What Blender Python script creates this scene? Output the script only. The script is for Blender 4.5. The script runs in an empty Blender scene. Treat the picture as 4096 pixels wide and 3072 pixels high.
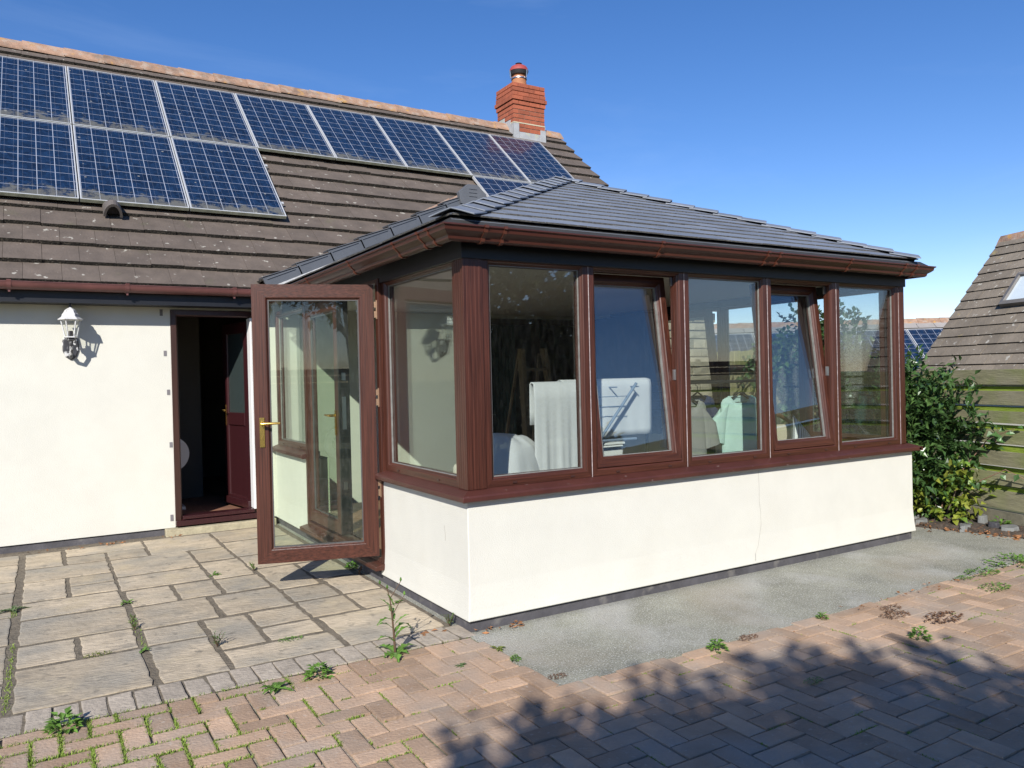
import bpy, bmesh, math, random
from mathutils import Vector, Matrix, noise as mnoise
R = random.Random(7)
S = bpy.context.scene
COL = S.collection
rad = math.radians

# ------------------------------------------------------------------ helpers
class MB:
    """collects vertices and faces of ONE mesh object"""
    def __init__(s): s.v = []; s.f = []; s.m = []; s.cut = []
    def nxt(s):
        """what follows becomes an object of its own when built"""
        if len(s.f) and (not s.cut or s.cut[-1] != (len(s.v), len(s.f))): s.cut.append((len(s.v), len(s.f)))
    def add(s, vs, fs, m=0):
        b = len(s.v); s.v += [tuple(p) for p in vs]
        for f in fs: s.f.append([b + i for i in f]); s.m.append(m)
    def quad(s, a, b, c, d, m=0): s.add([a, b, c, d], [(0, 1, 2, 3)], m)
    def prism(s, bot, top, m=0, ms=None, msides=None):
        n = len(bot); b = len(s.v); s.v += [tuple(p) for p in bot] + [tuple(p) for p in top]
        s.f.append([b + i for i in range(n)][::-1]); s.m.append(m)
        s.f.append([b + n + i for i in range(n)]); s.m.append(m)
        for i in range(n):
            j = (i + 1) % n
            s.f.append([b + i, b + j, b + n + j, b + n + i])
            s.m.append(msides[i] if msides else (m if ms is None else ms))
    def box(s, x0, x1, y0, y1, z0, z1, m=0, T=None):
        P = [(x0, y0, z0), (x1, y0, z0), (x1, y1, z0), (x0, y1, z0), (x0, y0, z1), (x1, y0, z1), (x1, y1, z1), (x0, y1, z1)]
        if T: P = [T(*p) for p in P]
        s.add(P, [(3, 2, 1, 0), (4, 5, 6, 7), (0, 1, 5, 4), (1, 2, 6, 5), (2, 3, 7, 6), (3, 0, 4, 7)], m)
    def tube(s, pts, r, n=8, m=0, cap=True):
        pts = [Vector(p) for p in pts]; rs = r if isinstance(r, (list, tuple)) else [r] * len(pts)
        b = len(s.v); up = None
        for i, p in enumerate(pts):
            d = (pts[min(i + 1, len(pts) - 1)] - pts[max(i - 1, 0)]).normalized()
            if up is None: up = d.orthogonal().normalized()
            up = (up - d * up.dot(d)).normalized(); w = d.cross(up)
            for k in range(n):
                a = 2 * math.pi * k / n; s.v.append(tuple(p + rs[i] * (math.cos(a) * up + math.sin(a) * w)))
        for i in range(len(pts) - 1):
            for k in range(n):
                k2 = (k + 1) % n
                s.f.append([b + i * n + k, b + i * n + k2, b + (i + 1) * n + k2, b + (i + 1) * n + k]); s.m.append(m)
        if cap:
            s.f.append([b + k for k in range(n)][::-1]); s.m.append(m)
            e = b + (len(pts) - 1) * n; s.f.append([e + k for k in range(n)]); s.m.append(m)
    def lathe(s, c, prof, n=20, m=0, rot=0, sq=None):
        """prof: (radius, z) from bottom to top round the vertical axis through c"""
        b = len(s.v)
        for r, z in prof:
            for k in range(n):
                a = 2 * math.pi * k / n + rot
                s.v.append((c[0] + r * math.cos(a), c[1] + r * math.sin(a), c[2] + z))
        for i in range(len(prof) - 1):
            for k in range(n):
                k2 = (k + 1) % n
                s.f.append([b + i * n + k, b + i * n + k2, b + (i + 1) * n + k2, b + (i + 1) * n + k]); s.m.append(m)
        s.f.append([b + k for k in range(n)][::-1]); s.m.append(m)
        e = b + (len(prof) - 1) * n; s.f.append([e + k for k in range(n)]); s.m.append(m)
    def ring(s, u0, u1, z0, z1, prof, T, mv=0, mh=1):
        """mitred frame: prof = closed list of (inset, outward depth); T(u, depth, z) -> point"""
        n = len(prof)
        cs = [[T(u0 + d, e, z0 + d) for d, e in prof], [T(u1 - d, e, z0 + d) for d, e in prof],
              [T(u1 - d, e, z1 - d) for d, e in prof], [T(u0 + d, e, z1 - d) for d, e in prof]]
        for c in range(4):
            A, B = cs[c], cs[(c + 1) % 4]; m = mh if c in (0, 2) else mv
            s.prism(A, B, m)
    def sweep(s, path, prof, m=0, caps=True, z=0):
        """prof = list of (outward offset, z) swept along an XY path; outward is to the right of travel"""
        n = len(path); k = len(prof); b = len(s.v)
        for i, p in enumerate(path):
            def nrm(a, c):
                d = (Vector(c) - Vector(a)).normalized(); return Vector((d.y, -d.x))
            if i == 0: o = nrm(path[0], path[1])
            elif i == n - 1: o = nrm(path[-2], path[-1])
            else:
                n1 = nrm(path[i - 1], p); n2 = nrm(p, path[i + 1]); o = (n1 + n2) / (1 + n1.dot(n2))
            for d, h in prof: s.v.append((p[0] + o.x * d, p[1] + o.y * d, h + z))
        for i in range(n - 1):
            for j in range(k):
                j2 = (j + 1) % k
                s.f.append([b + i * k + j, b + i * k + j2, b + (i + 1) * k + j2, b + (i + 1) * k + j]); s.m.append(m)
        if caps:
            s.f.append([b + j for j in range(k)][::-1]); s.m.append(m)
            s.f.append([b + (n - 1) * k + j for j in range(k)]); s.m.append(m)
    def build(s, name, mats, parent=None, smooth=False, bevel=0, recalc=True, loc=None, seg=2, angle=None):
        if s.cut:
            first = None; cs = [(0, 0)] + s.cut + [(len(s.v), len(s.f))]
            for (v0, f0), (v1, f1) in zip(cs, cs[1:]):
                if f1 <= f0: continue
                q = MB(); q.v = s.v[v0:v1]; q.f = [[i - v0 for i in f] for f in s.f[f0:f1]]; q.m = s.m[f0:f1]
                o = q.build(name, mats, parent, smooth, bevel, recalc, loc, seg, angle); first = first or o
            return first
        me = bpy.data.meshes.new(name)
        org = Vector(loc) if loc else Vector((0, 0, 0))
        me.from_pydata([tuple(Vector(p) - org) for p in s.v], [], s.f)
        mats = mats if isinstance(mats, (list, tuple)) else [mats]
        for m in mats: me.materials.append(m)
        me.polygons.foreach_set('material_index', [min(i, len(mats) - 1) for i in s.m])
        if recalc:
            bm = bmesh.new(); bm.from_mesh(me); bmesh.ops.recalc_face_normals(bm, faces=bm.faces[:]); bm.to_mesh(me); bm.free()
        if smooth: me.polygons.foreach_set('use_smooth', [True] * len(me.polygons))
        me.update()
        o = bpy.data.objects.new(name, me); COL.objects.link(o)
        o.location = org
        if parent is not None:
            o.parent = parent
            o.location = org - world_loc(parent)
        if bevel:
            b = o.modifiers.new('bevel', 'BEVEL'); b.width = bevel; b.segments = seg; b.limit_method = 'ANGLE'; b.angle_limit = rad(35)
        if smooth and angle:
            try:
                me.set_sharp_from_angle(angle=rad(angle))
            except Exception: pass
        return o

def world_loc(o):
    v = Vector((0, 0, 0))
    while o is not None: v += o.location; o = o.parent
    return v
def thing(name, label, cat, loc=(0, 0, 0), group=None):
    o = bpy.data.objects.new(name, None); COL.objects.link(o); o.location = loc; o.empty_display_size = .1
    return tag(o, label, cat, group)
def tag(o, label, cat, group=None):
    o['label'] = label; o['category'] = cat
    if group: o['group'] = group
    return o
def kind(o, k, label=None):
    o['kind'] = k
    if label: o['label'] = label
    return o

# ------------------------------------------------------------------ materials
def mat(name, col, rough=.6, var=.15, scale=6, bump=0, bscale=60, island=0, metal=0, spec=.5, stretch=(1, 1, 1), spots=(), trans=0, coat=0, detail=5, low=None):
    """principled material with noise colour variation, optional bump, per-island variation and coloured spots"""
    m = bpy.data.materials.new(name); m.use_nodes = True
    nt = m.node_tree; N = nt.nodes; L = nt.links; P = N['Principled BSDF']
    tc = N.new('ShaderNodeTexCoord'); mp = N.new('ShaderNodeMapping'); L.new(tc.outputs['Object'], mp.inputs['Vector'])
    mp.inputs['Scale'].default_value = stretch
    nz = N.new('ShaderNodeTexNoise'); nz.inputs['Scale'].default_value = scale; nz.inputs['Detail'].default_value = detail; nz.inputs['Roughness'].default_value = .65
    L.new(mp.outputs['Vector'], nz.inputs['Vector'])
    mr = N.new('ShaderNodeMapRange'); mr.inputs[1].default_value = .3; mr.inputs[2].default_value = .7
    mr.inputs[3].default_value = 1 - var; mr.inputs[4].default_value = 1 + var; L.new(nz.outputs['Fac'], mr.inputs[0])
    val = mr.outputs[0]
    if island:
        g = N.new('ShaderNodeNewGeometry'); r2 = N.new('ShaderNodeMapRange'); r2.inputs[3].default_value = 1 - island; r2.inputs[4].default_value = 1 + island
        L.new(g.outputs['Random Per Island'], r2.inputs[0]); mu = N.new('ShaderNodeMath'); mu.operation = 'MULTIPLY'
        L.new(val, mu.inputs[0]); L.new(r2.outputs[0], mu.inputs[1]); val = mu.outputs[0]
    vm = N.new('ShaderNodeVectorMath'); vm.operation = 'SCALE'; vm.inputs[0].default_value = col[:3]; L.new(val, vm.inputs['Scale'])
    out = vm.outputs[0]
    for (c2, sc, lo, hi, amt) in spots:
        n2 = N.new('ShaderNodeTexNoise'); n2.inputs['Scale'].default_value = sc; n2.inputs['Detail'].default_value = 4; L.new(tc.outputs['Object'], n2.inputs['Vector'])
        r3 = N.new('ShaderNodeMapRange'); r3.inputs[1].default_value = lo; r3.inputs[2].default_value = hi; r3.inputs[4].default_value = amt; L.new(n2.outputs['Fac'], r3.inputs[0])
        mx = N.new('ShaderNodeMix'); mx.data_type = 'RGBA'; L.new(r3.outputs[0], mx.inputs[0]); L.new(out, mx.inputs[6]); mx.inputs[7].default_value = (*c2, 1); out = mx.outputs[2]
    L.new(out, P.inputs['Base Color'])
    P.inputs['Roughness'].default_value = rough; P.inputs['Metallic'].default_value = metal; P.inputs['Specular IOR Level'].default_value = spec
    if coat: P.inputs['Coat Weight'].default_value = coat; P.inputs['Coat Roughness'].default_value = .05
    if trans:
        P.inputs['Transmission Weight'].default_value = 0
        tr = N.new('ShaderNodeBsdfTranslucent'); L.new(out, tr.inputs['Color']); ms = N.new('ShaderNodeMixShader'); ms.inputs[0].default_value = trans
        L.new(P.outputs[0], ms.inputs[1]); L.new(tr.outputs[0], ms.inputs[2]); L.new(ms.outputs[0], N['Material Output'].inputs['Surface'])
    if bump:
        n3 = N.new('ShaderNodeTexNoise'); n3.inputs['Scale'].default_value = bscale; n3.inputs['Detail'].default_value = 6; L.new(mp.outputs['Vector'], n3.inputs['Vector'])
        bp = N.new('ShaderNodeBump'); bp.inputs['Strength'].default_value = bump; bp.inputs['Distance'].default_value = .01
        L.new(n3.outputs['Fac'], bp.inputs['Height']); L.new(bp.outputs[0], P.inputs['Normal'])
    return m

def glass_mat(name, f0=.075, tint=(.93, .96, .94), rough=0.0, dirt=.02):
    m = bpy.data.materials.new(name); m.use_nodes = True; nt = m.node_tree; N = nt.nodes; L = nt.links
    N.remove(N['Principled BSDF'])
    g = N.new('ShaderNodeNewGeometry'); dt = N.new('ShaderNodeVectorMath'); dt.operation = 'DOT_PRODUCT'
    L.new(g.outputs['Normal'], dt.inputs[0]); L.new(g.outputs['Incoming'], dt.inputs[1])
    ab = N.new('ShaderNodeMath'); ab.operation = 'ABSOLUTE'; L.new(dt.outputs['Value'], ab.inputs[0])
    om = N.new('ShaderNodeMath'); om.operation = 'SUBTRACT'; om.inputs[0].default_value = 1; L.new(ab.outputs[0], om.inputs[1])
    pw = N.new('ShaderNodeMath'); pw.operation = 'POWER'; pw.inputs[1].default_value = 5; L.new(om.outputs[0], pw.inputs[0])
    fr = N.new('ShaderNodeMath'); fr.operation = 'MULTIPLY_ADD'; fr.inputs[1].default_value = 1 - f0; fr.inputs[2].default_value = f0; L.new(pw.outputs[0], fr.inputs[0])
    tr = N.new('ShaderNodeBsdfTransparent'); tr.inputs[0].default_value = (*tint, 1)
    gl = N.new('ShaderNodeBsdfGlossy'); gl.inputs['Roughness'].default_value = rough; gl.inputs[0].default_value = (1, 1, 1, 1)
    mx = N.new('ShaderNodeMixShader'); L.new(fr.outputs[0], mx.inputs[0]); L.new(tr.outputs[0], mx.inputs[1]); L.new(gl.outputs[0], mx.inputs[2])
    # thin film of dust and dried drips on the pane
    tc = N.new('ShaderNodeTexCoord'); mp = N.new('ShaderNodeMapping'); mp.inputs['Scale'].default_value = (25, 25, 6); L.new(tc.outputs['Object'], mp.inputs[0])
    nz = N.new('ShaderNodeTexNoise'); nz.inputs['Scale'].default_value = 2; nz.inputs['Detail'].default_value = 6; L.new(mp.outputs[0], nz.inputs[0])
    mr = N.new('ShaderNodeMapRange'); mr.inputs[1].default_value = .45; mr.inputs[2].default_value = .8; mr.inputs[3].default_value = dirt * .4; mr.inputs[4].default_value = dirt * 3; L.new(nz.outputs['Fac'], mr.inputs[0])
    df = N.new('ShaderNodeBsdfDiffuse'); df.inputs[0].default_value = (.7, .7, .68, 1)
    m2 = N.new('ShaderNodeMixShader'); L.new(mr.outputs[0], m2.inputs[0]); L.new(mx.outputs[0], m2.inputs[1]); L.new(df.outputs[0], m2.inputs[2])
    L.new(m2.outputs[0], N['Material Output'].inputs['Surface'])
    return m

BR = (.060, .0195, .012)
def brown(nm, st): return mat(nm, BR, rough=.38, var=.62, scale=1.6, stretch=st, bump=.12, bscale=3, detail=7, spec=.45)
brownV = brown('brown woodgrain upright', (70, 70, 1.5)); brownX = brown('brown woodgrain along x', (1.5, 70, 70)); brownY = brown('brown woodgrain along y', (70, 1.5, 70))
gutterM = mat('brown gutter plastic', (.060, .019, .013), rough=.33, var=.12, scale=4, spec=.5)
houseGutM = mat('faded brown gutter plastic', (.13, .052, .048), rough=.42, var=.2, scale=5)
fasciaM = mat('dark fascia board', (.007, .008, .012), rough=.45, var=.2, scale=10)
render_ = mat('cream painted render', (.605, .595, .535), rough=.85, var=.035, scale=3, bump=.25, bscale=160, spots=(((.55, .51, .42), 1.3, .62, .8, .18),))
interiorM = mat('cream interior plaster', (.72, .68, .52), rough=.8, var=.03, scale=3, bump=.1, bscale=90)
plinthM = mat('dark painted plinth', (.075, .072, .08), rough=.7, var=.3, scale=5, bump=.3, bscale=40, spots=(((.18, .17, .16), 9, .58, .7, .6),))
tileM = mat('brown grey concrete roof tile', (.108, .085, .069), rough=.9, var=.22, scale=5, bump=.5, bscale=45, island=.09,
            spots=(((.40, .38, .33), 14, .66, .70, .75), ((.10, .11, .045), 2.6, .62, .78, .5), ((.075, .06, .052), 1.7, .52, .72, .45)))
tileEdgeM = mat('mossy tile nose', (.03, .026, .02), rough=.95, var=.6, scale=30, bump=.8, bscale=60, spots=(((.13, .11, .085), 50, .55, .65, .7),))
ridgeM = mat('weathered terracotta ridge tile', (.30, .185, .125), rough=.9, var=.25, scale=9, bump=.5, bscale=50, island=.15,
             spots=(((.46, .25, .05), 7, .60, .68, .7), ((.34, .28, .23), 11, .5, .64, .7), ((.13, .10, .08), 5, .56, .7, .6)))
slateM = mat('blue grey synthetic slate', (.17, .19, .225), rough=.5, var=.12, scale=8, bump=.2, bscale=60, island=.12, spec=.5)
slateEdgeM = mat('slate edge with grit', (.105, .10, .092), rough=.85, var=.5, scale=60, bump=.6, bscale=80)
vergeM = mat('grey plastic dry verge', (.085, .092, .105), rough=.45, var=.1, scale=6)
leadM = mat('grey lead flashing', (.34, .35, .36), rough=.6, var=.15, scale=7, spots=(((.42, .43, .30), 5, .6, .7, .5),))
mortarM = mat('white lead and mortar', (.42, .42, .42), rough=.8, var=.4, scale=14, bump=.6)
alu = mat('panel aluminium', (.62, .63, .63), rough=.38, var=.08, scale=4, metal=.35)
aluDirty = mat('algae stained panel edge', (.20, .205, .15), rough=.7, var=.35, scale=12)
brass = mat('polished brass', (.75, .50, .14), rough=.25, var=.06, metal=1)
steel = mat('steel', (.5, .5, .5), rough=.35, metal=1, var=.1)
bronze = mat('bronze hinge', (.30, .19, .12), rough=.4, metal=.5, var=.1)
blackM = mat('black rubber and shadow gasket', (.012, .012, .014), rough=.5, var=.2)
whiteP = mat('white plastic', (.78, .78, .77), rough=.35, var=.03)
whiteCloth = mat('white cotton', (.82, .82, .83), rough=.9, var=.03, scale=8, bump=.15, bscale=120, trans=.25)
ceilM = mat('white ceiling', (.72, .71, .68), rough=.8, var=.02)
cream = mat('cream cushion', (.62, .55, .42), rough=.9, var=.05)
glass = glass_mat('window glass', f0=.10, tint=(.89, .92, .91), dirt=.003)
glassDoor = glass_mat('door glass', f0=.032, tint=(.89, .95, .88), dirt=.008)
terracotta = mat('terracotta floor tile', (.24, .125, .085), rough=.45, var=.2, scale=3, island=.12)
darkWood = mat('dark varnished wood', (.045, .020, .014), rough=.4, var=.3, scale=1.5, stretch=(30, 30, 1))
redDoorM = mat('dark red brown door panel', (.034, .009, .011), rough=.32, var=.2, scale=1.5, stretch=(40, 40, 1))
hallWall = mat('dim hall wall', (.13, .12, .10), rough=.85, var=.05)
obscure = mat('obscured glass', (.03, .042, .042), rough=.35, var=.15, scale=40, bump=.3, bscale=80)
lampAlu = mat('weathered silver paint', (.62, .62, .62), rough=.5, var=.12, scale=14, metal=.2, spots=(((.25, .25, .26), 30, .62, .68, .7),))
lampDark = mat('worn black and silver paint', (.045, .045, .05), rough=.35, var=.3, scale=12, spots=(((.6, .6, .6), 22, .56, .62, .9),))

# ------------------------------------------------------------------ camera (solved from the photograph)
def make_camera():
    f, cx, cy, cz = 1689.54, -2.0179, -3.8678, 1.4281
    yaw, pi, ro = .5414882, -.0094577, -.0231704
    fwd = Vector((math.sin(yaw) * math.cos(pi), math.cos(yaw) * math.cos(pi), math.sin(pi)))
    r = Vector((math.cos(yaw), -math.sin(yaw), 0)); u = r.cross(fwd)
    r2 = math.cos(ro) * r + math.sin(ro) * u; u2 = -math.sin(ro) * r + math.cos(ro) * u
    cd = bpy.data.cameras.new('camera'); c = bpy.data.objects.new('camera', cd); COL.objects.link(c)
    M = Matrix((r2, u2, -fwd)).transposed().to_4x4(); M.translation = (cx, cy, cz); c.matrix_world = M
    cd.sensor_width = 36; cd.lens = 36 * f / 2212; cd.clip_end = 2000; cd.clip_start = .05
    S.camera = c
make_camera()

# ------------------------------------------------------------------ light
SUN = Vector((-.84, -1.0, .80)).normalized()
w = bpy.data.worlds.new('World'); S.world = w; w.use_nodes = True
sky = w.node_tree.nodes.new('ShaderNodeTexSky'); sky.sky_type = 'NISHITA'; sky.sun_disc = False
sky.sun_elevation = math.asin(SUN.z); sky.sun_rotation = math.atan2(SUN.x, SUN.y)
sky.altitude = 50; sky.air_density = .85; sky.dust_density = .05; sky.ozone_density = 2.2
bg = w.node_tree.nodes['Background']; bg.inputs[1].default_value = .112
hs = w.node_tree.nodes.new('ShaderNodeHueSaturation'); hs.inputs['Saturation'].default_value = 1.27; hs.inputs['Hue'].default_value = .503
w.node_tree.links.new(sky.outputs[0], hs.inputs['Color']); wn = w.node_tree.nodes; wl = w.node_tree.links
wt = wn.new('ShaderNodeTexCoord'); wm = wn.new('ShaderNodeMapping'); wm.inputs['Scale'].default_value = (1.2, 1.2, 5); wl.new(wt.outputs['Generated'], wm.inputs[0])
wz = wn.new('ShaderNodeTexNoise'); wz.inputs['Scale'].default_value = 1.6; wz.inputs['Detail'].default_value = 7; wz.inputs['Roughness'].default_value = .6; wz.inputs['Distortion'].default_value = .8; wl.new(wm.outputs[0], wz.inputs[0])
wr = wn.new('ShaderNodeMapRange'); wr.inputs[1].default_value = .5; wr.inputs[2].default_value = .8; wr.inputs[4].default_value = .07; wl.new(wz.outputs['Fac'], wr.inputs[0])
wx = wn.new('ShaderNodeMix'); wx.data_type = 'RGBA'; wl.new(wr.outputs[0], wx.inputs[0]); tn = wn.new('ShaderNodeMix'); tn.data_type = 'RGBA'; tn.blend_type = 'MULTIPLY'; tn.inputs[0].default_value = 1; tn.inputs[7].default_value = (1.06, .945, 1.03, 1); wl.new(hs.outputs[0], tn.inputs[6])
wl.new(tn.outputs[2], wx.inputs[6]); wx.inputs[7].default_value = (6.2, 7.4, 9.2, 1)   # faint high cirrus
wl.new(wx.outputs[2], bg.inputs[0])
sl = bpy.data.lights.new('sun', 'SUN'); so = bpy.data.objects.new('sun', sl); COL.objects.link(so)
sl.energy = 5.0; sl.angle = rad(.53); sl.color = (1, .953, .875)
so.rotation_euler = (-SUN).to_track_quat('-Z', 'Y').to_euler(); so.location = (-10, -12, 12)
S.view_settings.view_transform = 'Standard'; S.view_settings.look = 'None'; S.view_settings.exposure = .42; S.view_settings.gamma = 1
S.cycles.caustics_reflective = False; S.cycles.caustics_refractive = False
S.cycles.max_bounces = 10; S.cycles.transparent_max_bounces = 24; S.cycles.sample_clamp_indirect = 6

# ------------------------------------------------------------------ roof helpers
def clip(poly, axis, lim, sign):
    out = []
    for i in range(len(poly)):
        a, b = poly[i], poly[(i + 1) % len(poly)]
        da, db = sign * (a[axis] - lim), sign * (b[axis] - lim)
        if da <= 0: out.append(a)
        if (da < 0 < db) or (db < 0 < da):
            t = da / (da - db); out.append((a[0] + t * (b[0] - a[0]), a[1] + t * (b[1] - a[1])))
    return out
def tiles(mb, O, U, V, poly, gauge, width, th, gap=.004, over=.04, wob=.002, stagger=.5):
    """courses of overlapping tiles over the convex polygon poly in (u, v) of a roof plane"""
    O, U, V = Vector(O), Vector(U).normalized(), Vector(V).normalized(); N = U.cross(V).normalized()
    us = [p[0] for p in poly]; vs = [p[1] for p in poly]; lift = th + .001
    k = 0
    while min(vs) + k * gauge < max(vs) - .01:
        v0 = min(vs) + k * gauge; v1 = v0 + gauge + over
        u = min(us) - (width * stagger if k % 2 else 0)
        while u < max(us):
            r = clip(clip(clip(clip(poly, 0, u + gap, -1), 0, u + width - gap, 1), 1, v0, -1), 1, v1, 1)
            w1, w2 = R.uniform(-wob, wob), R.uniform(0, wob)
            if len(r) >= 3:
                q = [];
                for p in r:
                    if not q or (abs(p[0] - q[-1][0]) + abs(p[1] - q[-1][1])) > 1e-5: q.append(p)
                if len(q) >= 3:
                    h = lambda p: lift * max(0, 1 - (p[1] - v0) / gauge) + w2
                    jig = lambda p: p[1] + (w1 if abs(p[1] - v0) < 1e-6 and k else 0)
                    bot = [O + U * p[0] + V * jig(p) + N * h(p) for p in q]
                    top = [O + U * p[0] + V * jig(p) + N * (h(p) + th) for p in q]
                    ms = [1 if abs(q[i][1] - v0) < 1e-6 and abs(q[(i + 1) % len(q)][1] - v0) < 1e-6 else 0 for i in range(len(q))]
                    mb.prism(bot, top, 0, msides=ms)
            u += width
        k += 1
def caps(mb, A, B, W1, W2, unit, wing, th, lift, crown=.0, m=0, over=.03):
    """overlapping folded ridge or hip caps from A (low) to B (high); W1, W2 directions down the two slopes"""
    A, B = Vector(A), Vector(B); d = (B - A); Ln = d.length; d.normalize()
    W1, W2 = Vector(W1).normalized(), Vector(W2).normalized(); up = (-(W1 + W2)).normalized()
    n = max(1, int(Ln / unit)); unit = Ln / n
    for i in range(n):
        p0 = A + d * (i * unit); p1 = A + d * min(Ln, (i + 1) * unit + over)
        j = R.uniform(-.004, .004)
        def sec(p, l):
            c = p + up * (l + crown)
            o = [p + W1 * wing + up * l, p + W1 * wing * .45 + up * (l + crown * .8), c, p + W2 * wing * .45 + up * (l + crown * .8), p + W2 * wing + up * l]
            return o + [q + up * th for q in o[::-1]]
        a = sec(p0, lift + j); b = sec(p1, 0 + j)
        mb.prism(a, b, m)

# ================================================================== HOUSE
D = 4.183; PHI = .71208; CP, SP = math.cos(PHI), math.sin(PHI)
def roof_z(y): return 2.367 + (y - 3.983) * math.tan(PHI)
XL, XR = -7.5, 6.22
house = thing('house', 'cream rendered bungalow with brown tiled roof, brick chimney and open back door', 'house', (-2, D, 0))
mb = MB()
T0 = .30
z_t = 2.29
def wallbox(x0, x1, z0, z1): mb.box(x0, x1, D, D + T0, z0, z1)
wallbox(XL, -.955, .065, z_t); wallbox(-.955, -.165, 2.14, z_t); wallbox(-.165, 2.45, .065, z_t); wallbox(2.45, 3.95, 2.12, z_t); wallbox(3.95, XR - .08, .065, z_t)
mb.box(XR - .38, XR - .08, D + T0, 11.6, .065, 2.29)
mb.prism([(XR - .08, 4.3, 2.29), (XR - .08, 11.6, 2.29), (XR - .08, 7.95, 5.6)], [(XR - .38, 4.3, 2.29), (XR - .38, 11.6, 2.29), (XR - .38, 7.95, 5.6)])
mb.box(XL, XR - .38, 11.3, 11.6, .065, 2.29); mb.box(XL, XL + .3, D + T0, 11.3, .065, 2.29)
mb.build('wall', render_, house)
mb = MB(); mb.box(XL, -1.05, D + .02, D + .25, -.08, .064); mb.nxt(); mb.box(4.2, XR - .1, D + .02, D + .25, -.08, .064); mb.build('plinth', plinthM, house)
# small grey plug marks beside the back door
mb = MB()
for (x, z, h) in [(-1.03, 2.08, .06), (-1.005, 1.70, .05), (-.985, 1.33, .05), (-.975, .83, .05), (-.985, .13, .06)]:
    mb.nxt(); mb.box(x - .014, x + .012, D - .004, D + .01, z, z + h)
mb.build('wall_plug', mat('grey filler', (.18, .17, .18), var=.2), house)
# main roof
mb = MB(); y0 = 3.94
tiles(mb, (XL - .2, y0 + .058 * SP, roof_z(y0) - .058 * CP), (1, 0, 0), (0, CP, SP), [(0, 0), (XR - XL + .2, 0), (XR - XL + .2, 5.29), (0, 5.29)],   .313, .293, .042, gap=.0012, over=.03, wob=.007)
# rear slope
mb.prism([(XL - .2, 7.95, roof_z(7.95)), (XR, 7.95, roof_z(7.95)), (XR, 11.9, roof_z(4.0)), (XL - .2, 11.9, roof_z(4.0))],
         [(XL - .2, 7.95, roof_z(7.95) + .04), (XR, 7.95, roof_z(7.95) + .04), (XR, 11.9, roof_z(4.0) + .04), (XL - .2, 11.9, roof_z(4.0) + .04)])
# closed underside so that no light leaks into the rooms below
mb.prism([(XL - .2, y0 + .05, roof_z(y0 + .05) - .11), (XR - .02, y0 + .05, roof_z(y0 + .05) - .11), (XR - .02, 7.95, roof_z(7.95) - .11), (XL - .2, 7.95, roof_z(7.95) - .11)],
         [(XL - .2, y0 + .05, roof_z(y0 + .05) - .085), (XR - .02, y0 + .05, roof_z(y0 + .05) - .085), (XR - .02, 7.95, roof_z(7.95) - .085), (XL - .2, 7.95, roof_z(7.95) - .085)])
roof = mb.build('roof', [tileM, tileEdgeM], house)
mb = MB(); caps(mb, (XL - .2, 7.95, roof_z(7.95) + .025), (XR + .02, 7.95, roof_z(7.95) + .025), (0, -CP, -SP), (0, CP, -SP), .45, .15, .02, .012, crown=.035, over=.01)
mb.build('ridge_tile', ridgeM, roof)
# dark verge strip under the right hand gable tiles
mb = MB(); a = Vector((XR - .03, y0, roof_z(y0) - .02)); b = Vector((XR - .03, 7.95, roof_z(7.95) - .02))
mb.prism([a, b, b + Vector((0, 0, -.14)), a + Vector((0, 0, -.14))], [p + Vector((.025, 0, 0)) for p in (a, b, b + Vector((0, 0, -.14)), a + Vector((0, 0, -.14)))])
mb.build('verge_board', fasciaM, roof)
# eaves
mb = MB(); mb.box(XL - .2, -.12, D - .22, D - .20, 2.16, 2.33); mb.box(XL - .2, -.12, D - .20, D, 2.16, 2.172); mb.build('fascia', fasciaM, house)
GY = D - .222
mb = MB()
prof = []
for i in range(9):
    t = math.pi * i / 8; prof.append((.052 + .056 * -math.cos(t) if 0 else .056 - .056 * math.cos(t), 2.318 - .062 * math.sin(t)))
inner = [(p[0] * .9 + .0056, p[1] + .004 if 0 < i < 8 else p[1]) for i, p in enumerate(prof)]
mb.sweep([(XL - .2, GY), (-.13, GY)], prof + [(.116, 2.318), (.116, 2.324), (.104, 2.324)] + inner[::-1][1:] )
gut = mb.build('gutter', houseGutM, house, smooth=True, angle=40)
mb = MB()
for gx in (-2.23, -1.34, -.42):
    mb.nxt()
    pr = [(p[0] * 1.0 + .0, p[1] - .006) for p in prof]; pr = [(-.001, 2.335)] + [(p[0] + .003 * (1 if p[0] > .056 else 0), p[1]) for p in pr] + [(.122, 2.33), (.118, 2.334)]
    mb.sweep([(gx - .016, GY), (gx + .016, GY)], pr)
    mb.box(gx - .008, gx + .008, GY - .075, GY - .055, 2.235, 2.257)
mb.build('gutter_bracket', houseGutM, gut)
# chimney
ch = (5.10, 5.74, 7.70, 8.26)
brickRed = mat('red chimney brick', (.31, .085, .042), rough=.85, var=.18, scale=8, island=.15, bump=.4, bscale=60)
mb = MB(); pitch = .0775
cx0, cx1, cy0, cy1 = ch
def bcourse(z, e, h=.066, half=0):
    for (ax, bx, ay, by, horiz) in [(cx0 - e, cx1 + e, cy0 - e, cy0 - e + .1, 1), (cx0 - e, cx1 + e, cy1 + e - .1, cy1 + e, 1), (cx0 - e, cx0 - e + .1, cy0 - e + .1, cy1 + e - .1, 0), (cx1 + e - .1, cx1 + e, cy0 - e + .1, cy1 + e - .1, 0)]:
        ln = (bx - ax) if horiz else (by - ay); s0 = (0 if not half else -.11); p = s0
        while p < ln - .004:
            a, b = max(0, p), min(ln, p + .215)
            if b - a > .02:
                if horiz: mb.box(ax + a, ax + b, ay, by, z, z + h)
                else: mb.box(ax, bx, ay + a, ay + b, z, z + h)
            p += .225
zs = 5.30
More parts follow.
